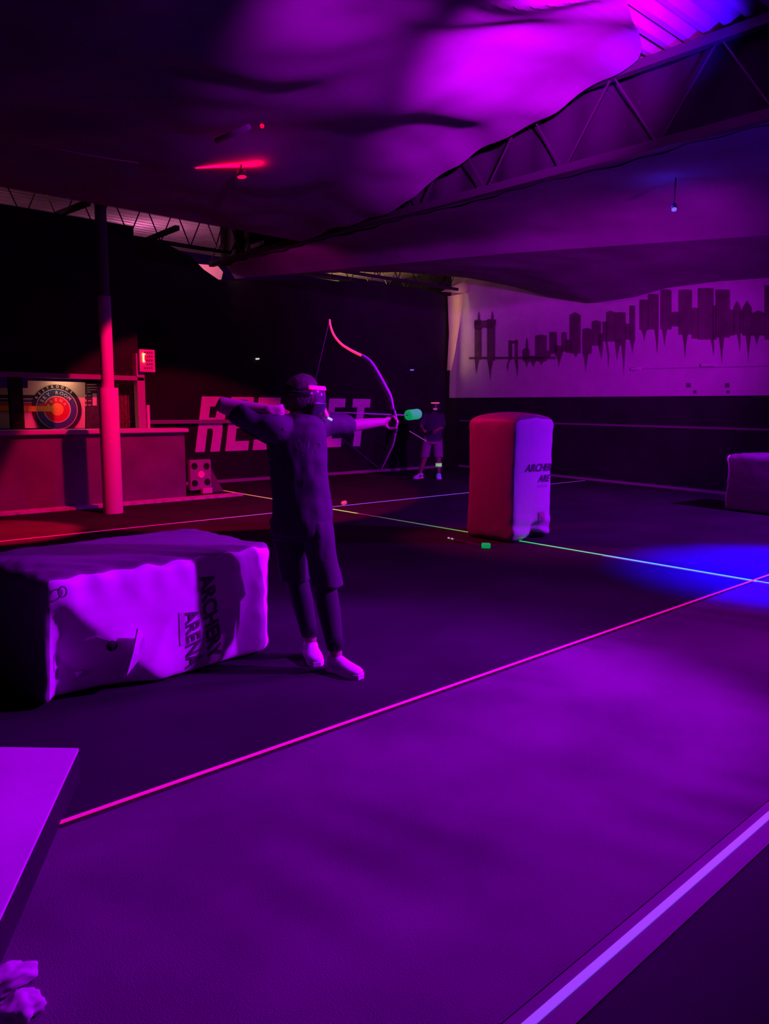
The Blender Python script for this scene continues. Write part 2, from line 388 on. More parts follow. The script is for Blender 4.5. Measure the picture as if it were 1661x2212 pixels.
arc_text('RESTROOMS', 46.4, 149, 50, .053, cb['white'])
arc_text('SKY ROOM', 32, 150, 42, .072, cb['white'])
arc_text('ARENA', 17.5, 155, 35, .058, M_cream)
# splat in bull's eye
bm = bmesh.new()
for k in range(9):
    a = k*2*PI/9; c0 = Vector((cen.x+5*sc*math.cos(a), YS-.017, cen.z+5*sc*math.sin(a)))
    poly(bm, [c0+Vector((1.6*sc*math.cos(j*PI/3), 0, 1.6*sc*math.sin(j*PI/3))) for j in range(6)])
from_bm('splash_mark', bm, mat('sign_amber', (.8, .6, .15), .6), sroot)
# dark upright in front of sign
a = onY(25, 925, 11.9); b = onY(46, 820, 11.9)
bm = bmesh.new(); bx(bm, (a.x, 11.86, 1.15), (b.x, 11.98, 1.97)); tag(from_bm('upright_post', bm, M_black), 'black upright post standing in front of the left half of the sign', 'post')
# menu board and streaked curtain
mroot = thing('menu_board', sg(215, 922, -.0), 'black menu board with white writing lines behind the pillar', 'menu board')
bm = bmesh.new(); poly(bm, [sg(186, 828, .01), sg(250, 829, .01), sg(250, 925, .01), sg(186, 925, .01)], Vector((0, .03, 0))); from_bm('board', bm, mat('menu_black', (.06, .05, .05), .5, noise_amt=.4, scale=14), mroot)
bm = bmesh.new()
for y, x0, x1 in [(830, 188, 208), (836, 188, 211), (841, 188, 209), (846, 188, 196), (854, 190, 197), (865, 190, 197), (874, 190, 197), (862, 226, 245), (870, 226, 240)]:
    poly(bm, [sg(x0, y, .015), sg(x1, y, .015), sg(x1, y+1.6, .015), sg(x0, y+1.6, .015)])
for y in (852, 863, 872): poly(bm, [sg(184.5, y, .015), sg(187, y, .015), sg(187, y+5, .015), sg(184.5, y+5, .015)])
poly(bm, [sg(200, 850, .015), sg(209, 850, .015), sg(209, 876, .015), sg(200, 876, .015)])
from_bm('lettering', bm, cb['white'], mroot)
bm = bmesh.new(); random.seed(3); n = 60; xs = [onY(252+(294-252)*i/n, 880, 12.05).x for i in range(n+1)]; zt = onY(270, 829, 12.05).z
va = [bm.verts.new((x, 12.02+.025*math.sin(i*1.9)+random.uniform(0, .01), 1.15)) for i, x in enumerate(xs)]; vb = [bm.verts.new((v.co.x, v.co.y, zt)) for v in va]
for i in range(n): bm.faces.new((va[i], va[i+1], vb[i+1], vb[i]))
tag(from_bm('strip_curtain', bm, mat('streak_curtain', (.35, .27, .22), .5, noise_amt=.6, scale=30)), 'grey brown streaked curtain hanging between pillar and booth corner post', 'curtain')
# corner post + scoreboard
a = onY(297, 922, 11.66); b = onY(313, 922, 11.66); t = onY(297, 816, 11.66)
bm = bmesh.new(); bx(bm, (a.x, 11.6, 1.15), (b.x, 11.74, t.z), .004); tag(from_bm('corner_post', bm, mat('post_purple', (.4, .36, .4), .6)), 'pale square post at the right end of the booth opening', 'post')
a = onY(314, 922, 11.7); b = onY(318.5, 875, 11.7)
bm = bmesh.new(); bx(bm, (a.x, 11.62, 1.15), (b.x, 11.68, b.z)); tag(from_bm('edge_strip', bm, mat('edge_pale', (.7, .7, .7), .5)), 'short narrow bright strip beside the foot of the booth post', 'strip')
yb_ = 11.6
c0 = onY(306, 812, yb_)
sb = thing('scoreboard', c0, 'small perforated scoreboard with a glowing red numeral mounted above the booth post', 'scoreboard')
a = onY(294, 812, yb_); b = onY(310, 764, yb_)
bm = bmesh.new(); bx(bm, (a.x, yb_-.02, a.z-.02), (b.x, yb_+.14, b.z), .006); from_bm('housing', bm, MATS['post_purple'], sb)
a = onY(302, 803, yb_-.1); b = onY(333.5, 756, yb_-.1)
bm = bmesh.new(); bx(bm, (a.x, yb_-.11, a.z), (b.x, yb_-.07, b.z), .004); fpl = from_bm('face_plate', bm, mat('score_plate', (.6, .5, .55), .45), sb)
M_dot = mat('score_dot', (.1, .03, .05), .6)
for gx in range(4):
    for gy in range(5):
        if gx < 1 and gy > 0 and gy < 4 : continue
        p = onY(313+gx*5, 762+gy*8.3, yb_-.112); dd = .014
        bm = bmesh.new(); poly(bm, [p+Vector((dd*math.cos(j*PI/4), 0, dd*1.3*math.sin(j*PI/4))) for j in range(8)]); from_bm('perforation', bm, M_dot, fpl)
M_num = mat('numeral_glow', (.9, .4, .3), .4, emit=(1, .62, .22), es=1.5)
bm = bmesh.new(); q = [(307, 763), (313.5, 763.5), (313, 766), (311.5, 766), (311.3, 776), (313.2, 782), (308.6, 782.3), (308, 770)]
poly(bm, [onY(x, y, yb_-.114) for x, y in q], Vector((0, -.008, 0))); from_bm('glowing_numeral', bm, M_num, fpl)
bm = bmesh.new(); q = [(312.5, 768), (318, 768), (317, 776), (313.5, 782), (312.3, 776)]
poly(bm, [onY(x, y, yb_-.113) for x, y in q]); from_bm('glowing_segment', bm, mat('seg_glow', (.5, 0, .05), .4, emit=(.7, 0, .04), es=.8), sb)

# five hole target at counter end
tb = thing('foam_target', fl(440, 1066), 'upright five spot target board with four dark holes and one bright centre', 'target')
p0 = fl(412, 1066); p1 = fl(459, 1062); ty = (p0.y+p1.y)/2-.05; x0, x1 = onY(412, 1060, ty).x, onY(457, 1060, ty).x
zt = onY(435, 993, ty).z
bm = bmesh.new(); bx(bm, (x0, ty, .05), (x1, ty+.08, zt), .005); tpn = from_bm('panel', bm, mat('target_foam', (.34, .32, .34), .8), tb)
w = x1-x0
for u_, v_ in ((.2, .24), (.8, .26), (.2, .8), (.78, .78)):
    bm = bmesh.new(); c = Vector((x0+w*u_, ty-.004, .05+(zt-.05)*v_)); tube(bm, [c, c+Vector((0, -.004, 0))], .058, 24); from_bm('hole', bm, M_black, tpn)
bm = bmesh.new(); c = Vector((x0+w*.5, ty-.01, .05+(zt-.05)*.52)); tube(bm, [c, c+Vector((0, -.012, 0))], .062, 24); from_bm('centre_spot', bm, mat('spot_lit_red', (.95, .7, .7), .6, emit=(.6, 0, .06), es=.25), tpn)  # red emission paints in the light falling on the centre spot
bm = bmesh.new(); bx(bm, (x1-.22, ty-.1, .0), (x1-.04, ty-.02, .09)); from_bm('foot', bm, mat('foot_pale', (.8, .7, .7), .6), tb)
bm = bmesh.new(); poly(bm, [Vector((x1, ty, .0)), Vector((x1+.24, ty, .0)), Vector((x1, ty, .42))], Vector((0, .05, 0))); from_bm('stand', bm, mat('stand_dark', (.14, .13, .14), .7), tb)

# RESPECT lettering on back wall
lt = thing('wall_lettering', onY(600, 980, 13.3), 'giant slanted block capital letters painted on the dark back wall', 'lettering')
M_let = mat('letter_red', (.85, .75, .78), .7, noise_amt=.1)
spans = [('R', 421, 491), ('E', 486, 548), ('S', 545, 606), ('P', 602, 655), ('E', 650, 702), ('C', 700, 746), ('T', 750, 800)]
def slab(bm, pts, X0, X1, z0, z1, dy=13.285):
    sh = .24
    poly(bm, [Vector((X0+(x*(1-sh)+y*sh)*(X1-X0), dy, z0+y*(z1-z0))) for x, y in pts], Vector((0, .012, 0)))
LET = {
 'R': [[(0, 0), (.36, 0), (.36, 1), (0, 1)], [(.36, .82), (.36, 1), (.8, 1), (1, .88), (1, .6), (.86, .5), (.8, .55), (.62, .62), (.66, .82)], [(.36, .42), (.36, .62), (.62, .62), (.9, .55), (.96, .4), (.95, 0), (.58, 0), (.6, .36), (.55, .42)]],
 'E': [[(0, 0), (.38, 0), (.38, 1), (0, 1)], [(.38, 0), (1, 0), (1, .18), (.38, .18)], [(.38, .82), (1, .82), (1, 1), (.38, 1)], [(.38, .42), (.85, .42), (.85, .58), (.38, .58)]],
 'S': [[(0, 0), (1, 0), (1, .2), (0, .2)], [(.62, .2), (1, .2), (1, .55), (.62, .42)], [(0, .42), (.62, .42), (1, .55), (1, .58), (0, .58)], [(0, .58), (.38, .58), (.38, .82), (0, .82)], [(0, .82), (1, .82), (1, 1), (0, 1)]],
 'P': [[(0, 0), (.36, 0), (.36, 1), (0, 1)], [(.36, .4), (.9, .4), (1, .5), (1, .9), (.9, 1), (.36, 1), (.36, .82), (.64, .82), (.64, .56), (.36, .56)]],
 'C': [[(0, 0), (.38, 0), (.38, 1), (0, 1)], [(.38, 0), (1, 0), (1, .18), (.38, .18)], [(.38, .82), (1, .82), (1, 1), (.38, 1)]],
 'T': [[(.3, 0), (.7, 0), (.7, .82), (.3, .82)], [(0, .82), (1, .82), (1, 1), (0, 1)]]}
for ch, xa, xb in spans:
    A0 = onY(xa, 978-(xa-421)*.03, 13.3); A1 = onY(xb, 856, 13.3)
    bm = bmesh.new()
    for q in LET[ch]: slab(bm, q, A0.x, A1.x, .62, 1.69)
    from_bm('letter', bm, M_let, lt)

# ------------------------------------------------------------------ skyline mural on right wall
mroot = thing('skyline_mural', onW(1300, 857, .02), 'long white banner wall painted with a dripping dark city skyline and bridge', 'mural')
bm = bmesh.new(); zb0 = onW(1300, 857).z
YL = onW(971, 857, .02).y
wbox(bm, 2.0, YL, zb0, 4.9, .03, 0.0); wpn = from_bm('white_panel', bm, M_white, mroot)
def w8(x, y): return onW(940+x/2.3037, 560+y/2.3037, .036)
def wp(bm, q): poly(bm, [w8(*p) for p in q])
def bld(bm, x0, x1, t, b, drip=None, peak=0):
    q = [(x0, b), (x0, t+peak), ((x0+x1)/2-2, t), ((x0+x1)/2+2, t), (x1, t+peak), (x1, b)]
    wp(bm, q)
    if drip: wp(bm, [(max(x0, drip[0]-14), b-1), (min(x1, drip[0]+14), b-1), (drip[0]+5, b+(drip[1]-b)*.5), (drip[0], drip[1]), (drip[0]-5, b+(drip[1]-b)*.5)])
bm = bmesh.new()
bld(bm, 196, 230, 300, 500, (205, 572), 3); bld(bm, 258, 298, 297, 505, (273, 605), 3)
bld(bm, 211, 223, 262, 302, None, 20); bld(bm, 278, 291, 260, 302, None, 20)
wp(bm, [(194, 308), (303, 300), (303, 325), (285, 345), (268, 345), (240, 340), (225, 355), (194, 345)])
wp(bm, [(168, 486), (600, 484), (600, 498), (168, 498)])
bld(bm, 364, 383, 402, 500, (360, 560), 6); bld(bm, 395, 412, 400, 505, (408, 592), 6); wp(bm, [(364, 405), (412, 405), (412, 420), (364, 420)])
bld(bm, 434, 470, 440, 505, (456, 542), 12); bld(bm, 450, 463, 390, 446, None, 30)
bld(bm, 497, 555, 374, 508, (528, 530), 6); bld(bm, 470, 500, 480, 512, (488, 540)); bld(bm, 555, 575, 455, 490)
bld(bm, 568, 606, 361, 470, None, 2); bld(bm, 596, 634, 430, 480, (616, 538)); bld(bm, 628, 655, 361, 460, None, 6)
bld(bm, 668, 724, 264, 468, (700, 490), 14); bld(bm, 650, 680, 400, 465); bld(bm, 732, 779, 342, 470, (749, 562), 6); bld(bm, 778, 825, 304, 430, None, 6)
bld(bm, 812, 835, 370, 440, (826, 502)); bld(bm, 832, 856, 310, 410, (862, 545)); bld(bm, 850, 895, 256, 410, None, 8); bld(bm, 893, 948, 263, 410, (938, 583), 2)
bld(bm, 895, 925, 400, 430, (905, 510)); bld(bm, 966, 995, 230, 400, (981, 472), 2); bld(bm, 945, 968, 320, 400)
bld(bm, 1016, 1062, 200, 352, (1040, 410), 2); bld(bm, 1058, 1112, 172, 350, (1104, 472), 2); bld(bm, 1120, 1176, 150, 350, (1141, 432), 2); bld(bm, 1176, 1212, 260, 335, None, 4)
bld(bm, 1210, 1278, 150, 375, (1243, 490), 3); bld(bm, 1276, 1310, 240, 395, None, 4); bld(bm, 1306, 1386, 142, 400, (1384, 482), 2); bld(bm, 1394, 1467, 150, 390, (1425, 522), 2)
bld(bm, 1380, 1400, 230, 400); bld(bm, 1465, 1490, 250, 380); bld(bm, 1484, 1520, 208, 375, (1515, 462), 30); bld(bm, 1528, 1576, 208, 380, (1558, 512), 34); bld(bm, 1515, 1535, 250, 370); bld(bm, 1574, 1642, 255, 380, (1600, 430), 14); bld(bm, 1638, 1760, 130, 400)
from_bm('skyline_silhouette', bm, M_silh, wpn)
bm = bmesh.new()
for x, y, r in [(1260, 627, 11), (1292, 661, 8), (1453, 627, 11), (1457, 661, 7), (985, 546, 9)]:
    bm = bmesh.new(); wp(bm, [(x-r, y-r), (x+r, y-r), (x+r, y+r), (x-r, y+r)]); from_bm('wall_mark', bm, M_ink, wpn)
cq = thing('conduit', onW(1450, 792, .06), 'pale thin conduit with two small boxes running across the mural', 'conduit')
bm = bmesh.new(); bar(bm, onW(1372, 797, .045), onW(1661, 791, .045), .012); from_bm('pipe', bm, mat('conduit_grey', (.3, .28, .3), .5), cq)
bm = bmesh.new(); bar(bm, onW(1366, 797, .05), onW(1384, 796, .05), .09, .05); from_bm('junction_box', bm, mat('jbox', (.6, .58, .6), .5), cq)
bm = bmesh.new(); bar(bm, onW(1520, 789, .05), onW(1546, 788, .05), .16, .06); from_bm('junction_box', bm, MATS['jbox'], cq)

def translucent(m, col, f):
    nt = m.node_tree; b = nt.nodes['Principled BSDF']; t = nt.nodes.new('ShaderNodeBsdfTranslucent'); t.inputs['Color'].default_value = (*col, 1)
    mx = nt.nodes.new('ShaderNodeMixShader'); mx.inputs[0].default_value = f; out = [n for n in nt.nodes if n.type == 'OUTPUT_MATERIAL'][0]
    nt.links.new(b.outputs[0], mx.inputs[1]); nt.links.new(t.outputs[0], mx.inputs[2]); nt.links.new(mx.outputs[0], out.inputs['Surface'])
# corner: white sheeting and sloping hem lit warm from behind
M_sheet = mat('white_sheet', (.8, .72, .6), .6, noise_amt=.1, scale=6)
translucent(M_sheet, (.8, .72, .6), .7)
def strip(name, q, Y0, label, cat, m=M_sheet, th=.004):
    bm = bmesh.new(); poly(bm, [onY(x, y, Y0) for x, y in q], Vector((0, th, 0))); return tag(from_bm(name, bm, m), label, cat)
strip('plastic_sheet', [(967, 640), (1002, 634), (993, 700), (983, 760), (975, 800), (966, 800), (970, 720)], 13.05, 'narrow pale sheet hanging down the far corner in warm light', 'sheeting')
strip('hem_flap', [(952, 630), (1028, 597), (1062, 604), (1010, 634)], 13.0, 'pale triangular hem flap of cloth above the far corner in warm light', 'cloth flap')
strip('loose_insulation', [(428, 570), (470, 574), (482, 588), (478, 604), (455, 604)], 13.34, 'ragged pale insulation scrap glowing in a gap above the back wall', 'insulation')

# ------------------------------------------------------------------ inflatable bunkers
def inflatable(w, d, h, c=.05, bulge=.06, wr=.012, seed=0, extra=None, n=44, rad=.09):
    """surface function and mesh; local box: x 0..w, y 0..d, z 0..h"""
    def surf(p):
        x, y, z = p
        # round the edges: superellipsoid style
        v = Vector((x, y, z)); k = max(abs(x), abs(y), abs(z))
        q = (abs(x)**14+abs(y)**14+abs(z)**14)**(1/14); v = v*(k/q) if q > 0 else v
        x, y, z = v
        fx = 1 - c*(1-z*z) + bulge*(1-y*y)*(1-z*z)*1.2; fy = 1 - c*(1-z*z) + bulge*(1-x*x)*(1-z*z)*1.2
        fz = 1 - c*.4*(1-x*x) + bulge*.8*(1-x*x)*(1-y*y) if z > 0 else 1.0
        P = Vector((x*fx*w/2+w/2, y*fy*d/2+d/2, z*fz*h/2+h/2))
        e = max(sorted((abs(x), abs(y), abs(z)))[1], 0)   # closeness to a seam
        amp = wr*(.35+1.6*e**6)
        nn = noise.noise(Vector((P.x*7+seed, P.y*7, P.z*7)))+.6*noise.noise(Vector((P.x*16+seed, P.y*16, P.z*16)))
        P += Vector((x*amp*nn, y*amp*nn, z*amp*nn if z > 0 else 0))
        if extra: P = extra(P, x, y, z)
        if P.z < 0: P.z = 0
        return P
    bm = bmesh.new(); cache = {}
    def V(p):
        k = tuple(round(t, 5) for t in p)
        if k not in cache: cache[k] = bm.verts.new(surf(p))
        return cache[k]
    for ax in range(3):
        for sg_ in (-1, 1):
            for i in range(n):
                for j in range(n):
                    def pt(a, b):
                        q = [0, 0, 0]; q[ax] = sg_; q[(ax+1) % 3] = -1+2*a/n; q[(ax+2) % 3] = -1+2*b/n; return q
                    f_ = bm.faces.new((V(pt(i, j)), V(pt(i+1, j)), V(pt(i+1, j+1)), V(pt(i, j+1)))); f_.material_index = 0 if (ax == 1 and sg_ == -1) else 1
    return bm, surf
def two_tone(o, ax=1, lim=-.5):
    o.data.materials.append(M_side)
def place(bm_fn, M): return lambda co: M @ co
def decal(surf, M, parts, m, parent, name='lettering', eps=.006):
    """parts: list of (text, centre u, centre v, width, height, rot) on the -y face (u right, v up in metres)"""
    pass
# --- front bunker lying on its side
w1, d1, h1 = 1.41, .95, .69
def ex1(P, x, y, z):
    if y < -.5:
        X, Z = P.x, P.z
        # lower left folds inwards below a diagonal crease, shaping in the archer's shadow
        t = (Z - (.60-1.02*(X-.05)))            # >0 above crease
        k = sm(0, 1, (-y-.5)/.4)
        if X < .75:
            s_ = max(0, -t)
            P.y += k*min(.15, s_*.5)*sm(.80, .5, X)*sm(.0, .12, X)
        P.y += k*(-.012*math.exp(-((X-1.30)/.06)**2)*sm(.6, .4, Z) + .012*math.exp(-((X-1.17-.3*(Z-.3))/.07)**2))
        P.y += k*.004*math.sin(X*38+Z*9)*sm(.42, .62, Z)
        P.y += k*.009*noise.noise(Vector((X*5, 1, Z*5)))
        P.y += k*.02*sm(.3, 0, Z)
    if z > .9: P.z += .007*math.sin((P.x*36+P.y*25))*sm(.5, .0, P.y)
    # ears at the lower corners
    ex = abs(x)**20*abs(z)**10*abs(y)**10
    P.x += .05*ex*(1 if x > 0 else -1); return P
bmA, sA = inflatable(w1, d1, h1, .03, .035, .006, 1, ex1, n=60)
b0 = Vector((1.15, 3.72, 0)); ang = math.atan2(.10, 1.35)
MA = Matrix.Translation(b0) @ Matrix.Rotation(ang, 4, 'Z')
bunk = thing('inflatable_bunker', b0, 'large inflatable bunker lying on its side left of the archer, slumped and wrinkled', 'inflatable bunker')
for v in bmA.verts: v.co = MA @ v.co
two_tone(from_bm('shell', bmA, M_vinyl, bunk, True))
def face_pt(surf, M, u, v, w, h, eps): # u,v metres on -y face
    p = surf((u/w*2-1, -1, v/h*2-1)); return M @ (Vector((p.x, p.y-eps, p.z)))
def face_text(surf, M, w, h, txt, u, v, L, Ht, rot, shear, m, parent, off=.028, eps=.006):
    t = text_bm(txt, 1, off, shear); bmesh.ops.triangulate(t, faces=t.faces[:]); bmesh.ops.subdivide_edges(t, edges=[e for e in t.edges if e.calc_length() > .3], cuts=2)
    bmesh.ops.triangulate(t, faces=t.faces[:]); x0, x1, y0, y1 = bounds(t); out = bmesh.new()
    def f(co):
        a = ((co.x-x0)/(x1-x0)-.5)*L; b = ((co.y-y0)/(y1-y0)-.5)*Ht
        uu = u + a*math.cos(rot)-b*math.sin(rot); vv = v + a*math.sin(rot)+b*math.cos(rot)
        return face_pt(surf, M, uu, vv, w, h, eps)
    merge(out, t, f); return from_bm('lettering', out, m, parent)
def uv1(x, y):
    """pixel -> (u,v) on bunker front plane"""
    n_ = MA.to_3x3() @ Vector((0, -1, 0)); d = ray(x, y); t = (b0-CAM).dot(n_)/d.dot(n_); p = MA.inverted() @ (CAM+d*t); return p.x, p.z
def text_between(surf, M, w, h, uvf, txt, a, b, Ht, shear, m, parent, off=.028):
    (u0_, v0_), (u1_, v1_) = uvf(*a), uvf(*b); L = math.hypot(u1_-u0_, v1_-v0_); rot = math.atan2(v1_-v0_, u1_-u0_)
    return face_text(surf, M, w, h, txt, (u0_+u1_)/2, (v0_+v1_)/2, L, Ht, rot, shear, m, parent, off)
text_between(sA, MA, w1, h1, uv1, 'ARCHERY', (447, 1243), (468, 1418), .098, -.25, M_ink, bunk)
text_between(sA, MA, w1, h1, uv1, 'ARENA', (413, 1318), (424, 1443), .095, -.2, M_ink, bunk)
# faint small print band
ma = [uv1(384, 1322), uv1(397, 1322), uv1(402, 1392), uv1(390, 1396)]
bm = bmesh.new(); gg = [[bm.verts.new(face_pt(sA, MA, *[ma[0][k]*(1-a)*(1-b)+ma[1][k]*a*(1-b)+ma[2][k]*a*b+ma[3][k]*(1-a)*b for k in (0, 1)], w1, h1, .004)) for a in (0, .5, 1)] for b in [i/8 for i in range(9)]]
for i in range(8):
    for j in range(2): bm.faces.new((gg[i][j], gg[i][j+1], gg[i+1][j+1], gg[i+1][j]))
from_bm('small_print', bm, mat('faint_ink', (.6, .58, .6), .6), bunk)
# valve and torn flap
pv = face_pt(sA, MA, *uv1(238, 1396), w1, h1, .002); bm = bmesh.new(); tube(bm, [pv, pv+Vector((0, -.012, 0))], .028, 20); from_bm('valve', bm, M_black, bunk, True)
bm = bmesh.new(); q = [(280, 1352), (300, 1368), (309, 1392), (303, 1420), (284, 1472), (275, 1462), (264, 1446), (270, 1400)]
dep = [.00, .03, .05, .06, .05, .0, .0, .0]
vs = []
for (x, y), e in zip(q, dep):
    u_, v_ = uv1(x, y); p = sA((u_/w1*2-1, -1, v_/h1*2-1)); vs.append(MA @ Vector((p.x, p.y-.012-(.05-e)*1.2, p.z)))
poly(bm, vs, MA.to_3x3() @ Vector((-.004, .008, 0))); from_bm('flap', bm, mat('flap_vinyl', (.8, .8, .8), .5), bunk)
bm = bmesh.new(); q = [(186, 1390), (205, 1378), (225, 1382), (218, 1400)]; poly(bm, [face_pt(sA, MA, *uv1(*p), w1, h1, .008+.03*i/3) for i, p in enumerate(q)], Vector((0, .006, 0))); from_bm('flap', bm, MATS['flap_vinyl'], bunk)
bm = bmesh.new(); q = [(187, 1470), (200, 1464), (206, 1468), (197, 1481), (190, 1480)]; poly(bm, [face_pt(sA, MA, *uv1(*p), w1, h1, .01+.015*i/4) for i, p in enumerate(q)], Vector((0, .006, 0))); from_bm('flap', bm, MATS['flap_vinyl'], bunk)
# loop ring at top left corner
pv = face_pt(sA, MA, *uv1(128, 1278), w1, h1, .012)
bm = bmesh.new(); ring = [pv+Vector((.02*math.cos(a), -.002, .026*math.sin(a))) for a in [k*PI/8 for k in range(17)]]; tube(bm, ring, .004, 8); from_bm('lace', bm, M_ink, bunk, True)

# --- tall bunker
w2, d2, h2 = .80, .70, 1.40
def ex2(P, x, y, z):
    if y < -.6:
        k = sm(0, 1, (-y-.6)/.3)
        X, Z = P.x, P.z
        P.y += k*.10*math.exp(-((X-.47)/.10)**2)*sm(.36, .0, Z)     # pinch at the foot
        P.z += k*.05*math.exp(-((X-.50)/.14)**2)*sm(.25, .0, Z)
        P.y += k*.012*math.sin(Z*40+X*4)*sm(.4, .1, Z)
    if z > .6: P.z += .0
    if z > 0: P.z += .05*(1-x*x)*z
    ex = abs(x)**16*abs(y)**16*(1 if z < 0 else .3)*abs(z)**8
    P.x += .03*ex*(1 if x > 0 else -1); P.y += .03*ex*(1 if y > 0 else -1); return P
bmB, sB = inflatable(w2, d2, h2, .05, .06, .005, 5, ex2, n=48)
p2 = Vector((6.66, 5.24, 0)); MB_ = Matrix.Translation(p2) @ Matrix.Rotation(.05, 4, 'Z')
tw = thing('inflatable_bunker', p2, 'tall upright inflatable bunker in mid field, red on one side and violet on the other', 'inflatable bunker')
for v in bmB.verts: v.co = MB_ @ v.co
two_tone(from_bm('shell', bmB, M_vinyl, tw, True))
def uv2(x, y):
    n_ = MB_.to_3x3() @ Vector((0, -1, 0)); d = ray(x, y); t = (p2-CAM).dot(n_)/d.dot(n_); p = MB_.inverted() @ (CAM+d*t); return p.x, p.z
text_between(sB, MB_, w2, h2, uv2, 'ARCHER', (1131, 1013), (1194, 1009), .085, .35, M_ink, tw)
text_between(sB, MB_, w2, h2, uv2, 'ARE', (1160, 1034), (1191, 1032), .08, .35, M_ink, tw)
bm = bmesh.new(); poly(bm, [face_pt(sB, MB_, *uv2(*p), w2, h2, .006) for p in [(1159, 1047), (1183, 1046), (1182, 1052), (1158, 1053)]]); from_bm('small_print', bm, MATS['faint_ink'], tw)
bm = bmesh.new(); poly(bm, [face_pt(sB, MB_, *uv2(*p), w2, h2, .006) for p in [(1163, 1106), (1176, 1105), (1177, 1125), (1166, 1126)]]); from_bm('warning_label', bm, mat('label_pink', (.6, .3, .4), .6), tw)

# --- right bunker
w3, d3, h3 = .9, 1.6, .86
bmC, sC = inflatable(w3, d3, h3, .03, .06, .01, 9, None, n=36)
p3 = Vector((11.30, 3.45, 0)); MC = Matrix.Translation(p3) @ Matrix.Rotation(-.1, 4, 'Z')
rbk = thing('inflatable_bunker', p3, 'low inflatable bunker cut off by the right edge of the photo near the mural wall', 'inflatable bunker')
for v in bmC.verts: v.co = MC @ v.co
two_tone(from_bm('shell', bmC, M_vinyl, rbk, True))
bm = bmesh.new(); tube(bm, [MC @ (sC((-1, 1, -1+2*i/20))+Vector((-.0, .0, 0))) for i in range(21)], .012, 8); from_bm('seam_piping', bm, mat('piping', (.8, .8, .8), .5), rbk, True)

# ------------------------------------------------------------------ plinth bottom left
pl = thing('platform', fl(0, 2000), 'low flat pale topped platform cut off at the lower left edge', 'platform')
zt = .12
a, b, c = fl(170, 1622, zt), fl(-260, 1616, zt), fl(0, 1990, zt)
e1 = (c-a); c2 = a+e1*1.6; d2_ = b+e1*1.6
bm = bmesh.new(); poly(bm, [a, b, d2_, c2], Vector((0, 0, .012))); from_bm('top_board', bm, mat('pale_board', (.58, .58, .58), .6, noise_amt=.12, scale=2.5), pl)
bm = bmesh.new(); poly(bm, [Vector((p.x, p.y, 0)) for p in (a, b, d2_, c2)], Vector((0, 0, zt-.001))); from_bm('base', bm, M_black, pl)
# crumpled cloth at the corner
bm = bmesh.new()
def lump(bm, c, r, seed, sx=1, sy=1, sz=.6):
    g = bmesh.ops.create_icosphere(bm, subdivisions=4, radius=1)
    for v in g['verts']:
        k = 1+.35*noise.noise(v.co*1.7+Vector((seed, 0, 0)))+.15*noise.noise(v.co*4+Vector((seed, 0, 0)))
        v.co = Vector((v.co.x*r*sx*k, v.co.y*r*sy*k, max(-.5, v.co.z)*r*sz*k)) + c
c = fl(42, 2180, .03); lump(bm, c, .055, 1, 1.0, .8); c = fl(12, 2120, .03); lump(bm, c, .06, 4, 1.2, .6)
tag(from_bm('crumpled_cloth', bm, mat('cloth_scrap', (.45, .45, .45), .9), None, True), 'small crumpled pale cloth on the mat at the bottom left corner', 'cloth')

# ------------------------------------------------------------------ lamps seen
M_case = mat('lamp_case', (.04, .04, .04), .4)
def fixture(name, p, lens_em, es, label, aim, r=.07):
    root = thing(name, p, label, 'stage light'); p = Vector(p); aim = (Vector(aim)-p).normalized()
    bm = bmesh.new(); tube(bm, [p-aim*.07, p-aim*.02, p], [r*.8, r, r], 20); hs = from_bm('housing', bm, M_case, root, True)
    bm = bmesh.new(); tube(bm, [p+aim*.001, p+aim*.006], r*.85, 20); from_bm('lens', bm, mat('lens_'+label[:4], (.2, .2, .2), .3, emit=lens_em, es=es), hs)
    bm = bmesh.new(); bar(bm, p-aim*.05, Vector((p.x, p.y, 5.05)), .015); from_bm('hanging_rod', bm, M_case, root)
    return root
rx_, ry_ = 4.78, 7.75
RL = Vector((rx_, ry_, c1z(rx_, ry_)-.13))
BL = fl(1456, 452, 3.86)
RLc = (1, 0.0, .10)
fixture('stage_light', RL, (1, 0, .03), 3, 'red glowing ceiling light left of centre under the cloth', RL+Vector((.05, -.1, -1)), .06)
fixture('stage_light', BL, (.06, .06, 1), 2.2, 'blue glowing ceiling light at upper right', BL+Vector((-.45, -.3, -.8)), .035)
bm = bmesh.new(); p = fl(566, 272, 4.05); bmesh.ops.create_icosphere(bm, subdivisions=3, radius=.02, matrix=Matrix.Translation(p))
tag(from_bm('smoke_detector', bm, mat('red_dot', (.4, 0, 0), .4, emit=(1, 0, .05), es=1.2), None, True), 'tiny red indicator dot on the ceiling above the red light', 'detector')
bm = bmesh.new(); tube(bm, [fl(468, 304, 3.98), fl(538, 274, 3.98)], .025, 10); tag(from_bm('ceiling_pipe', bm, mat('pipe_pale', (.5, .5, .5), .5), None, True), 'short pale pipe under the ceiling cloth catching red light', 'pipe')
bm = bmesh.new(); tube(bm, [fl(30, 300, 4.0), fl(180, 333, 4.0), fl(300, 352, 4.05)], .008, 8); tag(from_bm('slit_light', bm, mat('slit_light_pale', (.6, .45, .4), .4), None, True), 'thin pale line standing in for warm light leaking through a cloth slit at upper left', 'light leak')  # thin tube coloured as warm light leaking through a slit in the cloth
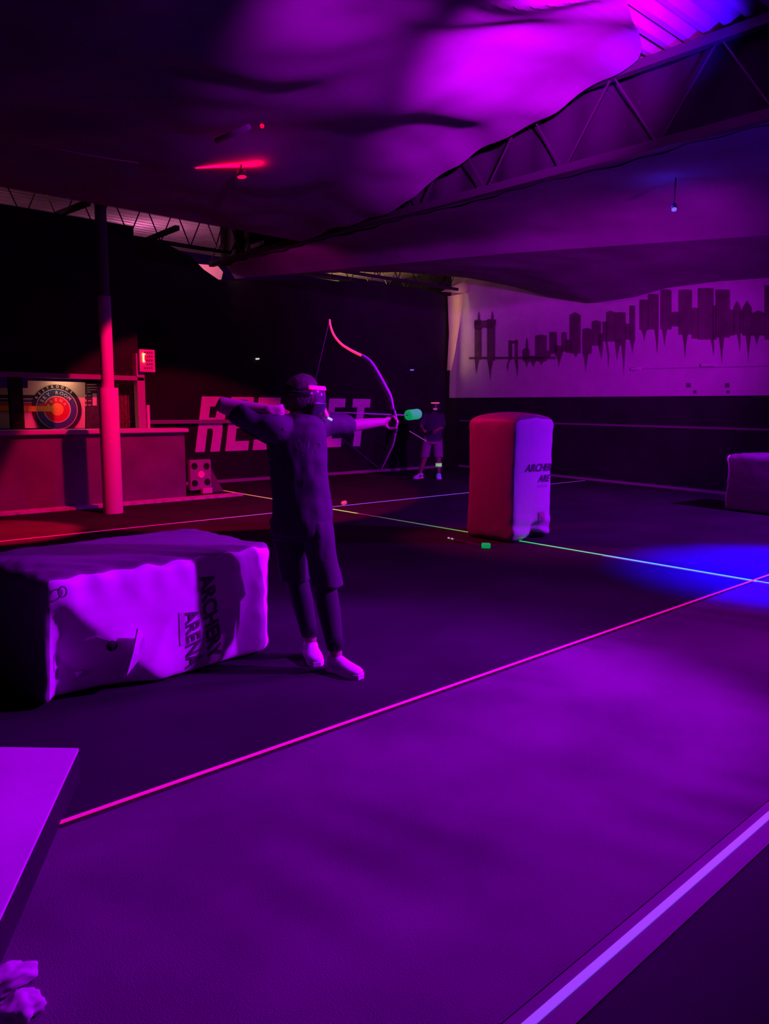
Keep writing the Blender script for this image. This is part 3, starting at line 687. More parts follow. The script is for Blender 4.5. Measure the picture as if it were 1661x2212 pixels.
for x, y, Y0, c_, lab in [(559, 775, 13.2, (.9, .8, .7), 'tiny white indicator light on the dark back wall'), (893, 799, 13.2, (.2, .15, .9), 'tiny blue indicator light on the dark back wall')]:
    bm = bmesh.new(); p = onY(x, y, Y0); tube(bm, [p, p+Vector((0, .1, 0))], .016, 10); tag(from_bm('indicator_light', bm, mat('ind%d' % x, (.2, .2, .2), .4, emit=c_, es=.8)), lab, 'indicator light')

# ------------------------------------------------------------------ people
def skin_mesh(verts, edges, radii, root=0, sub=2):
    me = bpy.data.meshes.new('s'); me.from_pydata([tuple(v) for v in verts], edges, [])
    o = bpy.data.objects.new('s', me); COL.objects.link(o)
    m = o.modifiers.new('sk', 'SKIN'); m.use_smooth_shade = True
    for i, r in enumerate(radii):
        sv = me.skin_vertices[0].data[i]; sv.radius = r if isinstance(r, tuple) else (r, r); sv.use_root = (i == root)
    s = o.modifiers.new('ss', 'SUBSURF'); s.levels = sub; s.render_levels = sub
    dg = bpy.context.evaluated_depsgraph_get(); out = bpy.data.meshes.new_from_object(o.evaluated_get(dg))
    bpy.data.objects.remove(o); bpy.data.meshes.remove(me); return out
def remesh(bm, vox, smooth=4):
    me = bpy.data.meshes.new('r'); bm.to_mesh(me); bm.free(); o = bpy.data.objects.new('r', me); COL.objects.link(o)
    m = o.modifiers.new('r', 'REMESH'); m.mode = 'VOXEL'; m.voxel_size = vox; m.use_smooth_shade = True
    s = o.modifiers.new('c', 'SMOOTH'); s.factor = .5; s.iterations = smooth
    dg = bpy.context.evaluated_depsgraph_get(); out = bpy.data.meshes.new_from_object(o.evaluated_get(dg))
    bpy.data.objects.remove(o); bpy.data.meshes.remove(me); return out
def loft(bm, rings, n=28):
    """rings: (centre, rs, rd, axis_s, axis_d)"""
    R = []
    for c, rs, rd, a, b in rings:
        R.append([bm.verts.new(c + a*math.cos(k*2*PI/n)*rs + b*math.sin(k*2*PI/n)*rd) for k in range(n)])
    for x, y in zip(R, R[1:]):
        for k in range(n): bm.faces.new((x[k], x[(k+1) % n], y[(k+1) % n], y[k]))
    bm.faces.new(R[0][::-1]); bm.faces.new(R[-1])
def head_bm(bm, c, fwd, h=.23):
    """head with brow, eyes, nose, mouth, chin, ears"""
    fwd = fwd.normalized(); upv = Vector((0, 0, 1)); fwd = (fwd-upv*fwd.z*.3).normalized(); side = fwd.cross(upv).normalized(); upv = side.cross(fwd)
    t = bmesh.new(); bmesh.ops.create_uvsphere(t, u_segments=48, v_segments=32, radius=1)
    def f(co):
        x, y, z = co   # x side, y fwd, z up
        sx = .078*(1-.18*max(0, -z)**1.5); sy = .098; sz = h/2
        if z < 0 and y > 0: sx *= 1-.22*(-z)
        yy = y*sy; 
        if z < -.15 and y > 0: yy += .006
        g = math.exp
        if y > 0:
            yy += .024*g(-(x/.16)**2-((z+.12)/.17)**2)            # nose
            yy += .006*g(-(x/.5)**2-((z-.14)/.1)**2)              # brow
            yy -= .010*(g(-((x-.38)/.17)**2-((z-.0)/.11)**2)+g(-((x+.38)/.17)**2-((z-.0)/.11)**2))
            yy += .007*g(-(x/.3)**2-((z+.46)/.06)**2)-.006*g(-(x/.35)**2-((z+.52)/.025)**2)+.006*g(-(x/.28)**2-((z+.58)/.05)**2)
            yy += .008*g(-(x/.3)**2-((z+.85)/.14)**2)
        if y < -.2 and z < -.4: yy += .02*(-z)
        return c + side*(x*sx) + fwd*yy + upv*(z*sz)
    merge(bm, t, f)
    for s_ in (-1, 1):
        t = bmesh.new(); bmesh.ops.create_uvsphere(t, u_segments=14, v_segments=10, radius=1)
        merge(bm, t, lambda co: c + side*(s_*.079+co.x*.009) + fwd*(-.01+co.y*.018) + upv*(-.01+co.z*.031))
    return fwd, side, upv
def hand_verts(wrist, d, palm_n, curl, size=1.0, side=1):
    """returns list of finger chains [(pts, radii)] ; d = direction wrist->knuckles, palm_n = palm normal (fingers curl towards it)"""
    d = d.normalized(); palm_n = (palm_n-d*palm_n.dot(d)).normalized(); ac = d.cross(palm_n)*side
    ch = [([wrist-d*.02, wrist+d*.03*size, wrist+d*.07*size], [(.021, .026), (.018, .034), (.014, .036)])]
    L = [(.036, .024, .018), (.040, .028, .02), (.038, .026, .019), (.030, .020, .016)]
    for i, (a, b, c) in enumerate(L):
        k = wrist+d*(.082-.004*abs(i-1))*size+ac*(.028-.019*i)*size; cu = curl*(1+.06*i); p = [wrist+d*.045*size+ac*(.02-.013*i)*size, k]; an = cu*.6
        for l in (a, b, c):
            p.append(p[-1]+(d*math.cos(an)+palm_n*math.sin(an))*l*size); an += cu
        ch.append((p, [.010, .0095, .0088, .008, .007]))
    b_ = wrist+d*.025*size+ac*.024*size
    ch.append(([wrist+d*.015*size, b_, b_+(d*.6+ac*.7+palm_n*.35)*.036*size, b_+(d*.6+ac*.7+palm_n*.35)*.036*size+(d*.8+palm_n*.7*min(1, curl))*.028*size, b_+(d*.6+ac*.7+palm_n*.35)*.036*size+(d*.8+palm_n*.7*min(1, curl))*.05*size], [.014, .013, .0105, .0095, .008]))
    return ch
def chain_bm(bm, pts, rad, n=12):
    # tapered rounded chain
    P = []; R = []
    for i in range(len(pts)-1):
        for j in range(4):
            t = j/4; P.append(pts[i].lerp(pts[i+1], t)); 
            a, b = rad[i], rad[i+1]
            if isinstance(a, tuple) or isinstance(b, tuple):
                a = a if isinstance(a, tuple) else (a, a); b = b if isinstance(b, tuple) else (b, b); R.append((a[0]*(1-t)+b[0]*t, a[1]*(1-t)+b[1]*t))
            else: R.append(a*(1-t)+b*t)
    P.append(pts[-1]); R.append(rad[-1])
    tube(bm, P, R, n)
    for q, r in ((pts[0], rad[0]), (pts[-1], rad[-1])):
        r = r[0] if isinstance(r, tuple) else r
        bmesh.ops.create_icosphere(bm, subdivisions=2, radius=r*.98, matrix=Matrix.Translation(q))
def limb(bm, pts, rad):
    """smooth tapering limb along joints"""
    P = spline(pts, 6); n = len(pts)-1; R = []
    for i in range(len(P)):
        t = i/6; k = min(int(t), n-1); f_ = t-k; R.append(rad[k]*(1-f_)+rad[k+1]*f_)
    tube(bm, P, R, 18)
    for q, r in ((P[0], R[0]), (P[-1], R[-1])): bmesh.ops.create_icosphere(bm, subdivisions=3, radius=r*.97, matrix=Matrix.Translation(q))
def body(L, joints, name='body'):
    pass
def shoe(name, root, heel, toe, m, msole, hgt=.085, w=.046, lab=None):
    d = (toe-heel); ln = d.length; d.normalize(); s = Vector((-d.y, d.x, 0)); z = Vector((0, 0, 1))
    bm = bmesh.new(); rings = []
    prof = [(0, .72, .95), (.06, .92, 1.0), (.22, .95, 1.0), (.4, .85, .85), (.6, 1.0, .62), (.8, 1.02, .5), (.93, .8, .42), (1, .45, .3)]
    for t, ww, hh in prof: rings.append((heel+d*ln*t+z*(.02+hgt*hh/2), w*ww, hgt*hh/2, s, z))
    loft(bm, rings, 24); o = from_bm(name, bm, m, root, True)
    if lab: o['label'] = lab
    bm = bmesh.new(); rings = []
    for t, ww, hh in prof: rings.append(([heel+d*ln*(t*1.04-.02)][0], w*ww*1.08, 0, s, z))
    lo = [r[0]+r[3]*r[1] for r in rings]+[r[0]-r[3]*r[1] for r in rings[::-1]]
    poly(bm, [p+z*.001 for p in lo], z*.026); from_bm('sole', bm, msole, o)
    return o

# ---------------- archer
O = Vector((2.64, 3.45, 0)); nA = Vector((.608, .794, 0)); sA_ = Vector((.794, -.608, 0))
def A_(s, d, z): return O + sA_*s + nA*d + Vector((0, 0, z))
arch = thing('person', O, 'person in dark loose clothes and face mask aiming a drawn bow to the right', 'person')
M_skin = mat('skin', (.40, .27, .21), .6); M_skin2 = mat('skin_tan', (.25, .16, .12), .6); M_tee = mat('dark_tee', (.05, .05, .055), .75, .25, bump=.3, bscale=12); M_short = mat('dark_shorts', (.06, .06, .065), .85, .1, bump=.3, bscale=10)
M_leg = mat('black_leggings', (.035, .035, .04), .8); M_hair = mat('dark_hair', (.05, .035, .03), .6, bump=.6, bscale=90); M_shoe = mat('pale_shoe', (.7, .7, .7), .6); M_sole = mat('pale_sole', (.8, .8, .8), .6)
aim = (A_(.51, .50, 1.475)-A_(-.10, .0, 1.50)).normalized()
hd = A_(-.115, .03, 1.565)
shR, shL = A_(-.295, -.10, 1.415), A_(-.035, .12, 1.415)
elR, wrR = A_(-.555, -.17, 1.525), A_(-.30, -.16, 1.50)
elL, wrL = A_(.165, .26, 1.405), A_(.36, .40, 1.425)
hipR, hipL = A_(-.215, .03, .90), A_(-.06, -.03, .90)
knR, knL = A_(-.165, .10, .50), A_(-.0, -.06, .50)
anR, anL = A_(-.085, .15, .10), A_(.065, -.12, .10)
bm = bmesh.new()
loft(bm, [(A_(-.14, 0, z), rs, rd, sA_, nA) for z, rs, rd in ((.82, .12, .09), (.9, .15, .11), (1.02, .135, .1), (1.15, .13, .1), (1.28, .13, .09), (1.38, .125, .08), (1.44, .10, .065), (1.47, .07, .06))])
limb(bm, [A_(-.15, 0, 1.42), A_(-.13, .02, 1.50)], [.055, .052])
limb(bm, [A_(-.18, -.02, 1.40), shR, elR.lerp(shR, .5), elR, elR.lerp(wrR, .4), wrR], [.045, .048, .045, .04, .036, .026])
limb(bm, [A_(-.12, .04, 1.40), shL, elL.lerp(shL, .5), elL, elL.lerp(wrL, .4), wrL], [.045, .048, .043, .038, .035, .025])
for h_, k_, a_ in ((hipR, knR, anR), (hipL, knL, anL)):
    limb(bm, [h_, h_.lerp(k_, .5), k_, k_.lerp(a_, .3)+Vector((-.01, 0, 0)), a_.lerp(k_, .2), a_], [.088, .075, .055, .055, .04, .036])
    limb(bm, [a_, a_+Vector((0, 0, -.05))], [.036, .03])
fwd, sd, uh = head_bm(bm, hd, aim*.9-nA*.25)
# bow hand closes round the grip; draw hand at the chin
grip = A_(.405, .44, 1.43)
bowhand = hand_verts(wrL, (grip-wrL)+Vector((0, 0, .0)), -nA*.9+sA_*.2, 1.15, .95, 1)
drawhand = hand_verts(wrR, A_(-.13, -.06, 1.485)-wrR, nA*.8+sA_*.2, 1.0, .95, -1)
for ch in bowhand+drawhand: chain_bm(bm, ch[0], ch[1])
me = remesh(bm, .0065, 3); me.transform(Matrix.Translation(-O)); link('body', me, M_skin, arch, True)
# hair
bm = bmesh.new(); t = bmesh.new(); bmesh.ops.create_uvsphere(t, u_segments=40, v_segments=28, radius=1)
def hf(co):
    x, y, z = co; k = 1.13+.05*noise.noise(co*5)
    if y > .25 and z < .55: k = .9
    if z < -.35: k *= 1-.6*(-.35-z)
    if y < .2 and z < .2: k += .10*(.2-y)
    return hd + sd*(x*.079*k) + fwd*(y*.10*k-.008) + uh*(z*.118*k+.004)
merge(bm, t, hf); from_bm('hair', bm, M_hair, arch, True)
# mask: shell over face with visor, strap, glowing band
M_mask = mat('mask_black', (.03, .03, .035), .35, .5)
def face_patch(bm, z0, z1, a0, a1, k0, k1, nz=10, na=24, bulgef=None):
    g = []
    for i in range(nz+1):
        z = z0+(z1-z0)*i/nz; row = []
        for j in range(na+1):
            a = math.radians(a0+(a1-a0)*j/na); rr = math.sqrt(max(.05, 1-z*z*.55)); k = k0+(k1-k0)*i/nz
            if bulgef: k += bulgef(z, a)
            row.append(bm.verts.new(hd + sd*(math.sin(a)*.083*rr*k) + fwd*(math.cos(a)*.108*rr*k) + uh*(z*.118)))
        g.append(row)
    for i in range(nz):
        for j in range(na): bm.faces.new((g[i][j], g[i][j+1], g[i+1][j+1], g[i+1][j]))
def solid(o, t=.004):
    m = o.modifiers.new('so', 'SOLIDIFY'); m.thickness = t; m.offset = 1; return o
msk = None
bm = bmesh.new(); face_patch(bm, -1.05, -.18, -85, 85, 1.12, 1.2, bulgef=lambda z, a: .22*math.exp(-(a/.5)**2)*math.exp(-((z+.65)/.35)**2)); msk = solid(from_bm('face_mask', bm, M_mask, arch, True)); msk['label'] = 'black lower face guard'
bm = bmesh.new(); face_patch(bm, -.2, .42, -80, 80, 1.2, 1.16); solid(from_bm('visor', bm, mat('visor', (.12, .12, .14), .08, .8, alpha=.55), arch, True), .003)
bm = bmesh.new(); face_patch(bm, .40, .56, -95, 95, 1.22, 1.2, nz=4); o = solid(from_bm('glow_band', bm, mat('glow_band', (.9, .3, .6), .5, emit=(1, 0, .45), es=.85), arch, True), .008)
o['label'] = 'glowing pink band round the forehead'
bm = bmesh.new(); face_patch(bm, .1, .3, 85, 275, 1.18, 1.18, nz=3); solid(from_bm('strap', bm, M_mask, arch, True), .004)
p = hd+fwd*.125-uh*.045-nA*.02; bm = bmesh.new(); bar(bm, p-nA*.02, p-nA*.02+fwd*.028-uh*.055, .016); from_bm('mask_stripe', bm, mat('mask_pink', (.9, .2, .5), .4, emit=(.7, .01, .3), es=.5), msk)
bm = bmesh.new(); p2_ = p+fwd*.03-uh*.062-nA*.02; bar(bm, p2_, p2_+fwd*.025-uh*.012, .012); from_bm('mask_clip', bm, mat('mask_mint', (.6, .9, .8), .4, emit=(.4, .8, .6), es=.6), msk)
# t-shirt
bm = bmesh.new()
loft(bm, [(A_(c_, dd, z), rs, rd, sA_, nA) for z, c_, dd, rs, rd in ((.785, -.125, 0, .175, .14), (.80, -.125, 0, .182, .145), (.9, -.128, 0, .178, .14), (1.02, -.135, 0, .165, .13), (1.15, -.145, 0, .16, .13), (1.27, -.155, 0, .17, .13), (1.36, -.16, 0, .175, .125), (1.43, -.155, .0, .145, .10), (1.47, -.145, .01, .085, .07))], 36)
limb(bm, [A_(-.2, -.03, 1.38), shR+Vector((0, 0, -.01)), shR.lerp(elR, .3), shR.lerp(elR, .6)], [.085, .085, .078, .08])
limb(bm, [A_(-.10, .04, 1.38), shL+Vector((0, 0, -.012)), shL.lerp(elL, .35), shL.lerp(elL, .85)], [.085, .078, .066, .068])
me = remesh(bm, .008, 2)
for v in me.vertices:
    c_ = v.co; nn = noise.noise(Vector((c_.x*7, c_.y*7, c_.z*5)))*.016 + noise.noise(Vector((c_.x*16, c_.y*16, c_.z*11)))*.007
    v.co = c_ + v.normal*nn
me.transform(Matrix.Translation(-O)); link('t_shirt', me, M_tee, arch, True)
# hanging sleeve drape under drawn arm
bm = bmesh.new(); q = [shR.lerp(elR, .98)+Vector((0, 0, .01)), shR+Vector((0, 0, .02)), shR+Vector((0, 0, -.12)), elR.lerp(shR, .45)+Vector((0, 0, -.10))]
poly(bm, q, nA*.035); from_bm('sleeve', bm, M_tee, arch)
# shorts
bm = bmesh.new()
loft(bm, [(A_(-.13, 0, z), rs, rd, sA_, nA) for z, rs, rd in ((.97, .15, .115), (.9, .165, .13), (.82, .17, .135), (.76, .165, .13))], 32)
for h_, k_, off_ in ((hipR, knR, -.01), (hipL, knL, .02)):
    e = k_+Vector((0, 0, -.01))+sA_*off_; st = h_+Vector((0, 0, -.03))
    loft(bm, [(st.lerp(e, t), r*1.0, r, sA_, nA) for t, r in ((0, .098), (.3, .098), (.6, .09), (.9, .088), (1.0, .09))], 28)
me = remesh(bm, .008, 2)
for v in me.vertices:
    c_ = v.co; v.co = c_ + v.normal*(noise.noise(Vector((c_.x*9, c_.y*9, c_.z*4)))*.016+noise.noise(Vector((c_.x*20, c_.y*20, c_.z*8)))*.006)
me.transform(Matrix.Translation(-O)); link('shorts', me, M_short, arch, True)
for k_, a_ in ((knR, anR), (knL, anL)):
    bm = bmesh.new(); m1 = k_.lerp(a_, .35); e = a_.lerp(k_, .08)
    loft(bm, [(k_+Vector((0, 0, .08)), .066, .066, sA_, nA), (k_, .068, .068, sA_, nA), (m1, .068, .07, sA_, nA), (k_.lerp(a_, .7), .056, .058, sA_, nA), (e, .05, .052, sA_, nA)], 24)
    for v in bm.verts: v.co += Vector((1, 1, 0))*.006*noise.noise(v.co*14)
    from_bm('trouser_leg', bm, M_leg, arch, True)
fd = (-nA*.75+sA_*.15).normalized()
h1_ = Vector((anR.x, anR.y, 0))-fd*.05; shoe('shoe', arch, h1_, h1_+fd*.25, M_shoe, M_sole)
fd2 = (sA_*.55-nA*.6).normalized()
h1_ = Vector((anL.x, anL.y, 0))-fd2*.05; shoe('shoe', arch, h1_, h1_+fd2*.25, M_shoe, M_sole)

# ---------------- bow and arrow
def Ab(x, y, d):    # pixel on a plane d metres further than the archer
    dr = ray(x, y); D = math.hypot(2.64, 3.45)+d; return CAM+dr*(D/dr.dot(nA))
db = .44
bw = thing('bow', grip, 'recurve bow held at arm length with a glowing red upper limb tip', 'bow')
upl = spline([Ab(x, y, db) for x, y in ((712, 690), (714, 704), (721, 723), (736, 742), (757, 756), (781, 768))], 5)
mid = spline([Ab(x, y, db) for x, y in ((781, 768), (799, 782), (815, 807), (832, 838), (842, 858), (848, 885))], 5)
low = spline([Ab(x, y, db) for x, y in ((852, 935), (847, 960), (838, 980), (830, 998), (822, 1014))], 5)
lim = lambda P, a, b: [((a+(b-a)*i/(len(P)-1)), .5*(a+(b-a)*i/(len(P)-1))) for i in range(len(P))]
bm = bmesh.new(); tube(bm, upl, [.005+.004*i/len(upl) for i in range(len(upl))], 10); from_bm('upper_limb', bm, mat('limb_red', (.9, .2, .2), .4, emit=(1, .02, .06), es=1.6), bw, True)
bm = bmesh.new(); tube(bm, mid, [.011+.006*math.sin(PI*min(1, i/len(mid))) for i in range(len(mid))], 12); from_bm('limb', bm, mat('limb_pale', (.28, .27, .3), .5), bw, True)
bm = bmesh.new(); tube(bm, low, [.014-.008*i/len(low) for i in range(len(low))], 12); from_bm('lower_limb', bm, mat('limb_grey', (.13, .11, .10), .5), bw, True)
bm = bmesh.new(); tube(bm, spline([mid[-1], Ab(853, 910, db), low[0]], 5), .018, 14); from_bm('riser', bm, M_mask, bw, True)
nock = A_(-.09, .0, 1.49)
bm = bmesh.new(); tube(bm, [upl[0], nock], .0015, 6); tube(bm, [nock, low[-1]], .0015, 6); from_bm('string', bm, M_mask, bw)
ar = thing('arrow', nock, 'arrow on the drawn bow with a fat glowing green foam tip', 'arrow')
t0 = Ab(880, 897, .52); t1 = Ab(905, 894, .60)
bm = bmesh.new(); tube(bm, [nock, t0], .004, 10); from_bm('shaft', bm, mat('shaft_dark', (.15, .14, .15), .4), ar, True)
M_green = mat('green_foam', (.02, .35, .06), .8, .1, emit=(0, .38, .10), es=.7)
def foam(bm, a, b, r):
    d = (b-a); tube(bm, [a, a+d*.04, a+d*.12, a+d*.5, a+d*.86, a+d*.95, b], [r*.7, r*.92, r, r, r, r*.9, r*.6], 24)
bm = bmesh.new(); foam(bm, t0, t1, .034); from_bm('foam_tip', bm, M_green, ar, True)
# loose arrow on the floor by the tall bunker
na, ta = fl(968, 1164), fl(1040, 1184); na.z = ta.z = .03; na.z = .012
ar = thing('arrow', ta, 'loose arrow with green foam tip lying on the floor before the tall bunker', 'arrow')
dd = (ta-na).normalized(); tb_ = ta+Vector((.06, -.075, .0))
bm = bmesh.new(); tube(bm, [na, ta], .004, 8); from_bm('shaft', bm, MATS['shaft_dark'], ar, True)
bm = bmesh.new(); foam(bm, ta, tb_, .03); from_bm('foam_tip', bm, M_green, ar, True)
for k_, nm in ((0, 'nock'), (.07, 'fletching')):
    bm = bmesh.new(); p = na+dd*k_; tube(bm, [p, p+dd*.03], .009, 8); from_bm(nm, bm, mat('nock_white', (.9, .9, .9), .4, emit=(.6, .5, .7), es=.5), ar)
# pink tip on far line
p = fl(740, 1092); p.z = .035
bm = bmesh.new(); foam(bm, p, p+Vector((.10, .05, 0)), .032); tag(from_bm('loose_foam_tip', bm, mat('pink_foam', (.9, .5, .4), .8, emit=(.5, .08, .06), es=.35), None, True), 'small pinkish foam tip lying on the far line beside the archer', 'foam tip')

# ---------------- far player
O2 = Vector((11.55, 11.42, 0)); n2 = Vector((.711, .703, 0)).normalized(); s2 = Vector((n2.y, -n2.x, 0)); D2 = O2.dot(n2)
def B_(x, y, d=0):
    dr = ray(x, y); return CAM+dr*((D2+d)/dr.dot(n2))
far = thing('person', O2, 'distant masked player in shorts standing in front of the dark back wall', 'person')
fs = lambda p, dz=0: Vector((p.x, p.y, dz))
sR, sL = B_(919, 899), B_(953, 899); eR, eL = B_(909, 917, -.08), B_(956, 922, .02); wR, wL = B_(913, 928, -.25), B_(941, 930, -.22)
hR, hL = B_(924, 946), B_(945, 946); kR, kL = B_(917, 988, -.03), B_(947, 988, -.03); aR, aL = B_(908, 1020), B_(948, 1020)
bm = bmesh.new(); cx2 = 935
loft(bm, [(B_(xx, yy), rs, rd, s2, n2) for xx, yy, rs, rd in ((935, 955, .12, .1), (935, 945, .16, .12), (935, 930, .15, .11), (936, 915, .16, .12), (936, 902, .18, .12), (937, 895, .15, .09), (938, 891, .07, .06))])
limb(bm, [B_(938, 895), B_(939, 884)], [.058, .055])
hd2 = B_(940, 877); sv = (fwd, sd, uh, hd)
for a, b, c in ((sR, eR, wR), (sL, eL, wL)): limb(bm, [a, a.lerp(b, .5), b, b.lerp(c, .5), c], [.06, .05, .042, .036, .027])
for a, b, c in ((hR, kR, aR), (hL, kL, aL)):
    limb(bm, [a, a.lerp(b, .5), b, b.lerp(c, .35), c], [.095, .08, .06, .055, .037]); limb(bm, [c, c+Vector((0, 0, -.05)), Vector((c.x, c.y, .045))-n2*.13], [.037, .032, .026])
fwd, sd, uh = head_bm(bm, hd2, -n2+Vector((0, 0, -.05)))
for w_, tgt in ((wR, wL), (wL, wR)):
    for ch in hand_verts(w_, (tgt-w_)*.5-n2*.3, Vector((0, 0, -1))+s2*.1, .9, 1): chain_bm(bm, ch[0], ch[1], 8)
me = remesh(bm, .009, 2); me.transform(Matrix.Translation(-O2)); link('body', me, M_skin2, far, True)
hd = hd2
bm = bmesh.new(); t = bmesh.new(); bmesh.ops.create_uvsphere(t, u_segments=24, v_segments=16, radius=1)
def hf2(co):
    x, y, z = co; k = 1.12
    if y > .25 and z < .5: k = .9
    return hd + sd*(x*.079*k) + fwd*(y*.10*k-.006) + uh*(z*.118*k)
merge(bm, t, hf2); from_bm('hair', bm, M_hair, far, True)
bm = bmesh.new(); face_patch(bm, -1.05, .4, -85, 85, 1.12, 1.16, bulgef=lambda z, a: .2*math.exp(-(a/.5)**2)*math.exp(-((z+.65)/.35)**2)); solid(from_bm('face_mask', bm, M_mask, far, True))
bm = bmesh.new(); face_patch(bm, .48, .66, -75, 75, 1.24, 1.22, nz=3); solid(from_bm('glow_band', bm, mat('band_pink', (.8, .4, .4), .4, emit=(.8, .1, .15), es=.7), far, True))
bm = bmesh.new(); face_patch(bm, -.7, -.35, -22, 22, 1.42, 1.42, nz=3); solid(from_bm('mask_vent', bm, mat('vent_pink', (.7, .4, .5), .5, emit=(.3, .05, .12), es=.5), far, True))
M_tee2 = mat('navy_tee', (.035, .03, .06), .85); M_sh2 = mat('pale_shorts', (.22, .2, .23), .85)
bm = bmesh.new()
loft(bm, [(B_(xx, yy), rs, rd, s2, n2) for xx, yy, rs, rd in ((936, 953, .19, .15), (936, 940, .185, .145), (936, 925, .185, .14), (936, 910, .2, .14), (936, 900, .205, .135), (937, 894, .16, .1), (938, 891, .08, .07))])
for a, b in ((sR, eR), (sL, eL)): limb(bm, [a, a.lerp(b, .5), a.lerp(b, .9)], [.08, .075, .075])
me = remesh(bm, .01, 2); me.transform(Matrix.Translation(-O2)); link('t_shirt', me, M_tee2, far, True)
bm = bmesh.new(); loft(bm, [(B_(935, yy), rs, rd, s2, n2) for yy, rs, rd in ((944, .165, .13), (952, .18, .14), (959, .175, .135))])
for a, b in ((hR, kR), (hL, kL)): loft(bm, [(a.lerp(b, t), r, r, s2, n2) for t, r in ((0, .1), (.5, .105), (.9, .1), (.98, .102))])
me = remesh(bm, .01, 2); me.transform(Matrix.Translation(-O2)); link('shorts', me, M_sh2, far, True)
bm = bmesh.new(); p = kL.lerp(aL, .5); tube(bm, [p+Vector((0, 0, .035))-n2*.0, p-Vector((0, 0, .035))], .066, 20); from_bm('glow_band', bm, mat('band_green', (.4, .9, .4), .5, emit=(.12, .5, .1), es=.8), far, True)
for a, m_, dr_, l_ in ((aR, mat('shoe_violet', (.6, .55, .8), .6), -n2*.8-s2*.5, None), (aL, mat('shoe_blue', (.3, .35, .95), .6, emit=(.03, .03, .5), es=.4), -n2, 'bright blue shoe')):
    dr_ = dr_.normalized(); hh = fs(a)-dr_*.06; shoe('shoe', far, hh, hh+dr_*.29, m_, M_sole, .1, .055, l_)
ar = thing('arrow', B_(885, 931, -.35), 'thin pale arrow held low in front of the distant player', 'arrow')
bm = bmesh.new(); tube(bm, [B_(884, 931, -.35), B_(921, 953, -.3)], .008, 8); from_bm('shaft', bm, mat('shaft_pale', (.8, .8, .8), .4, emit=(.2, .1, .3), es=.3), ar, True)

# ------------------------------------------------------------------ lights
PUR = (.42, 0.0, 1.0)
UC = fl(1120, -90, 4.12)
lamp('uv_low', 'SPOT', (8.4, 1.6, 2.6), PUR, 1500, .06, 40, (2.2, 3.5, .7), .7)
lamp('uv_flood', 'SPOT', (5.9, .7, 3.0), PUR, 2200, .10, 60, (1.5, 3.2, .2), .6)
lamp('uv_overhead', 'SPOT', UC, (.48, 0, 1), 320, .15, 112, UC+Vector((-.45, .05, -1)), .5)
lamp('uv_mat', 'SPOT', (7.2, .7, 3.9), (.52, 0, 1), 720, .12, 62, (4.3, 2.5, 0), 1)
UD = fl(1400, -60, 4.05)
lamp('uv_cloth', 'SPOT', UD, (.62, 0, 1), 6000, .10, 58, Vector((5.8, 4.2, 4.9)), 1)
lamp('uv_cloth_left', 'SPOT', fl(960, -90, 4.0), (.62, 0, 1), 700, .08, 52, fl(800, -30, 4.45), 1)
lamp('uv_far', 'SPOT', (11.0, 1.6, 3.8), (.38, 0, 1), 2400, .15, 88, (10.2, 4.6, 0), .8)
lamp('uv_wall', 'SPOT', (7.6, 1.9, 2.6), (.66, 0, 1), 2300, .15, 60, (14.2, 11.5, 2.6), 1)
lamp('violet_fill', 'SPOT', (7.6, 1.2, 3.8), (.15, 0, 1), 60, .12, 34, (7.0, 5.2, .7), .6)  # added fill to tint the tall bunker's front face violet
lamp('blue_flood', 'SPOT', (9.0, 2.1, 3.9), (.01, 0, 1), 34000, .1, 44, (7.7, 2.55, 0), 1)
RD = RL+Vector((0, 0, -.05))
lamp('red_flood', 'SPOT', RD, RLc, 1150, .06, 71, RD+Vector((.3, .72, -1)), .12)
lamp('red_side', 'SPOT', RD, RLc, 900, .06, 34, (6.5, 5.9, .9), 1)
lamp('red_floor', 'SPOT', RD, (1, 0, .05), 7000, .05, 24, (2.4, 9.75, 0), .4)
lamp('red_bay', 'SPOT', (7.0, 10.3, 3.3), (1, 0, .6), 40, .1, 90, (9.0, 12, 4.05), 1)
o = lamp('red_spill', 'AREA', RL+Vector((-.1, .1, .085)), (1, 0, .05), 5, .02)
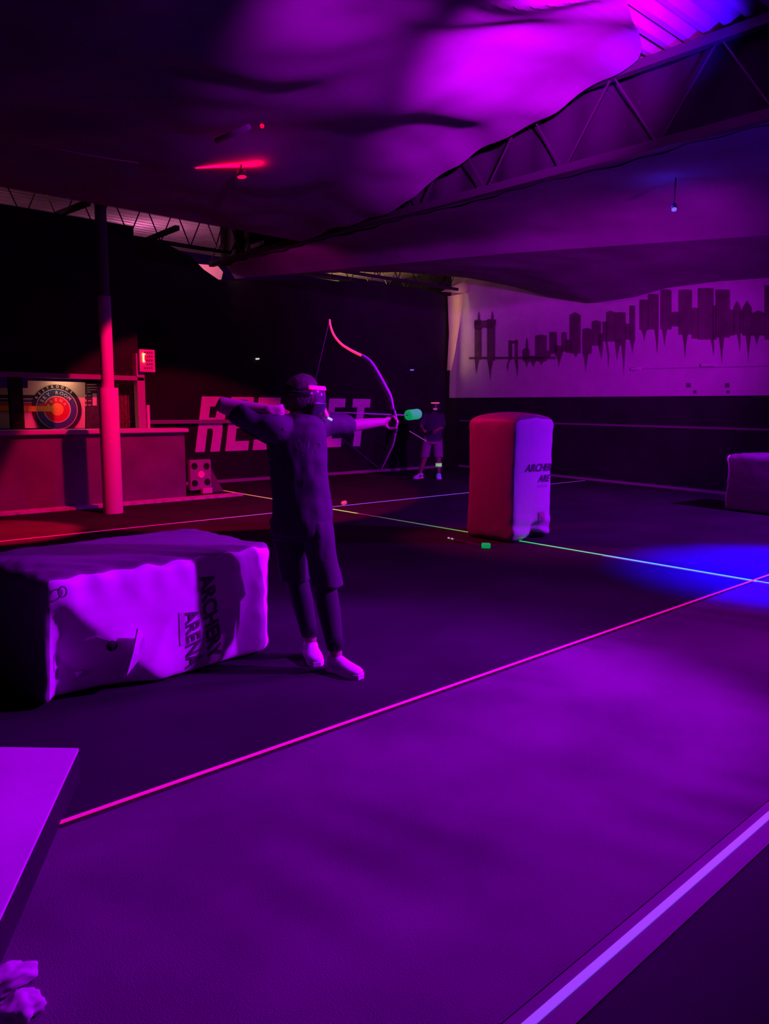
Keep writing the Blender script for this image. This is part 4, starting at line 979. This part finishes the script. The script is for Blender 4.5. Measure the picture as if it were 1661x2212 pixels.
o.data.shape = 'RECTANGLE'; o.data.size = .75; o.data.size_y = .02; o.rotation_euler = (PI, 0, -.733)
lamp('blue_spill', 'POINT', BL+Vector((-.06, .08, .04)), (.05, .02, 1), 5, .03)
lamp('deck_blue', 'SPOT', (6.5, 2.8, 4.2), (.05, .0, 1), 700, .05, 50, (7.1, 3.9, 5.1), .9)
WRM = (1, .5, .2)
lamp('warm_sign', 'AREA', (4.2, 11.92, 1.95), (1, .5, .3), 1.6, .3, None, (4.2, 12.1, 1.3))
o = lamp('warm_corner', 'AREA', (14.12, 13.25, 3.4), WRM, 3, .1, None, (14.12, 12, 3.4)); o.data.shape = 'RECTANGLE'; o.data.size = .25; o.data.size_y = 2.0
lamp('warm_back', 'SPOT', (12.2, 14.9, 3.9), WRM, 280, .1, 150, (12.2, 14.9, 6), .5)
lamp('warm_back_left', 'POINT', (8.0, 13.05, 4.2), WRM, 1.2, .05)
lamp('warm_strip', 'POINT', (7.2, 14.1, 4.1), (1, .2, .55), 60, .1)
lamp('warm_strip_left', 'POINT', (3.6, 14.4, 4.1), (1, .25, .5), 12, .1)
lamp('warm_strip_spot', 'POINT', (4.35, 12.6, 4.8), (1, .35, .1), .6, .03)
lamp('fill_centre', 'POINT', (9.5, 6.0, 2.4), (.8, 0, 1), 30, .4)
wd = bpy.data.worlds.new('world'); S.world = wd; wd.use_nodes = True
wd.node_tree.nodes['Background'].inputs['Color'].default_value = (.45, 0, 1, 1); wd.node_tree.nodes['Background'].inputs['Strength'].default_value = .01

GR = {'inflatable_bunker': 'inflatable bunkers on the field', 'glow_tape': 'glowing lines taped on the floor', 'roof_brace': 'roof braces at upper left', 'steel_truss': 'steel trusses under the roof deck', 'ceiling_cloth': 'fabric bays hung under the roof', 'stage_light': 'coloured lights under the ceiling cloth', 'indicator_light': 'tiny indicator lights on the back wall', 'arrow': 'foam tipped arrows'}
for ob in COL.objects:
    k = ob.name.split('.')[0]
    if ob.parent is None and k in GR: ob['group'] = GR[k]
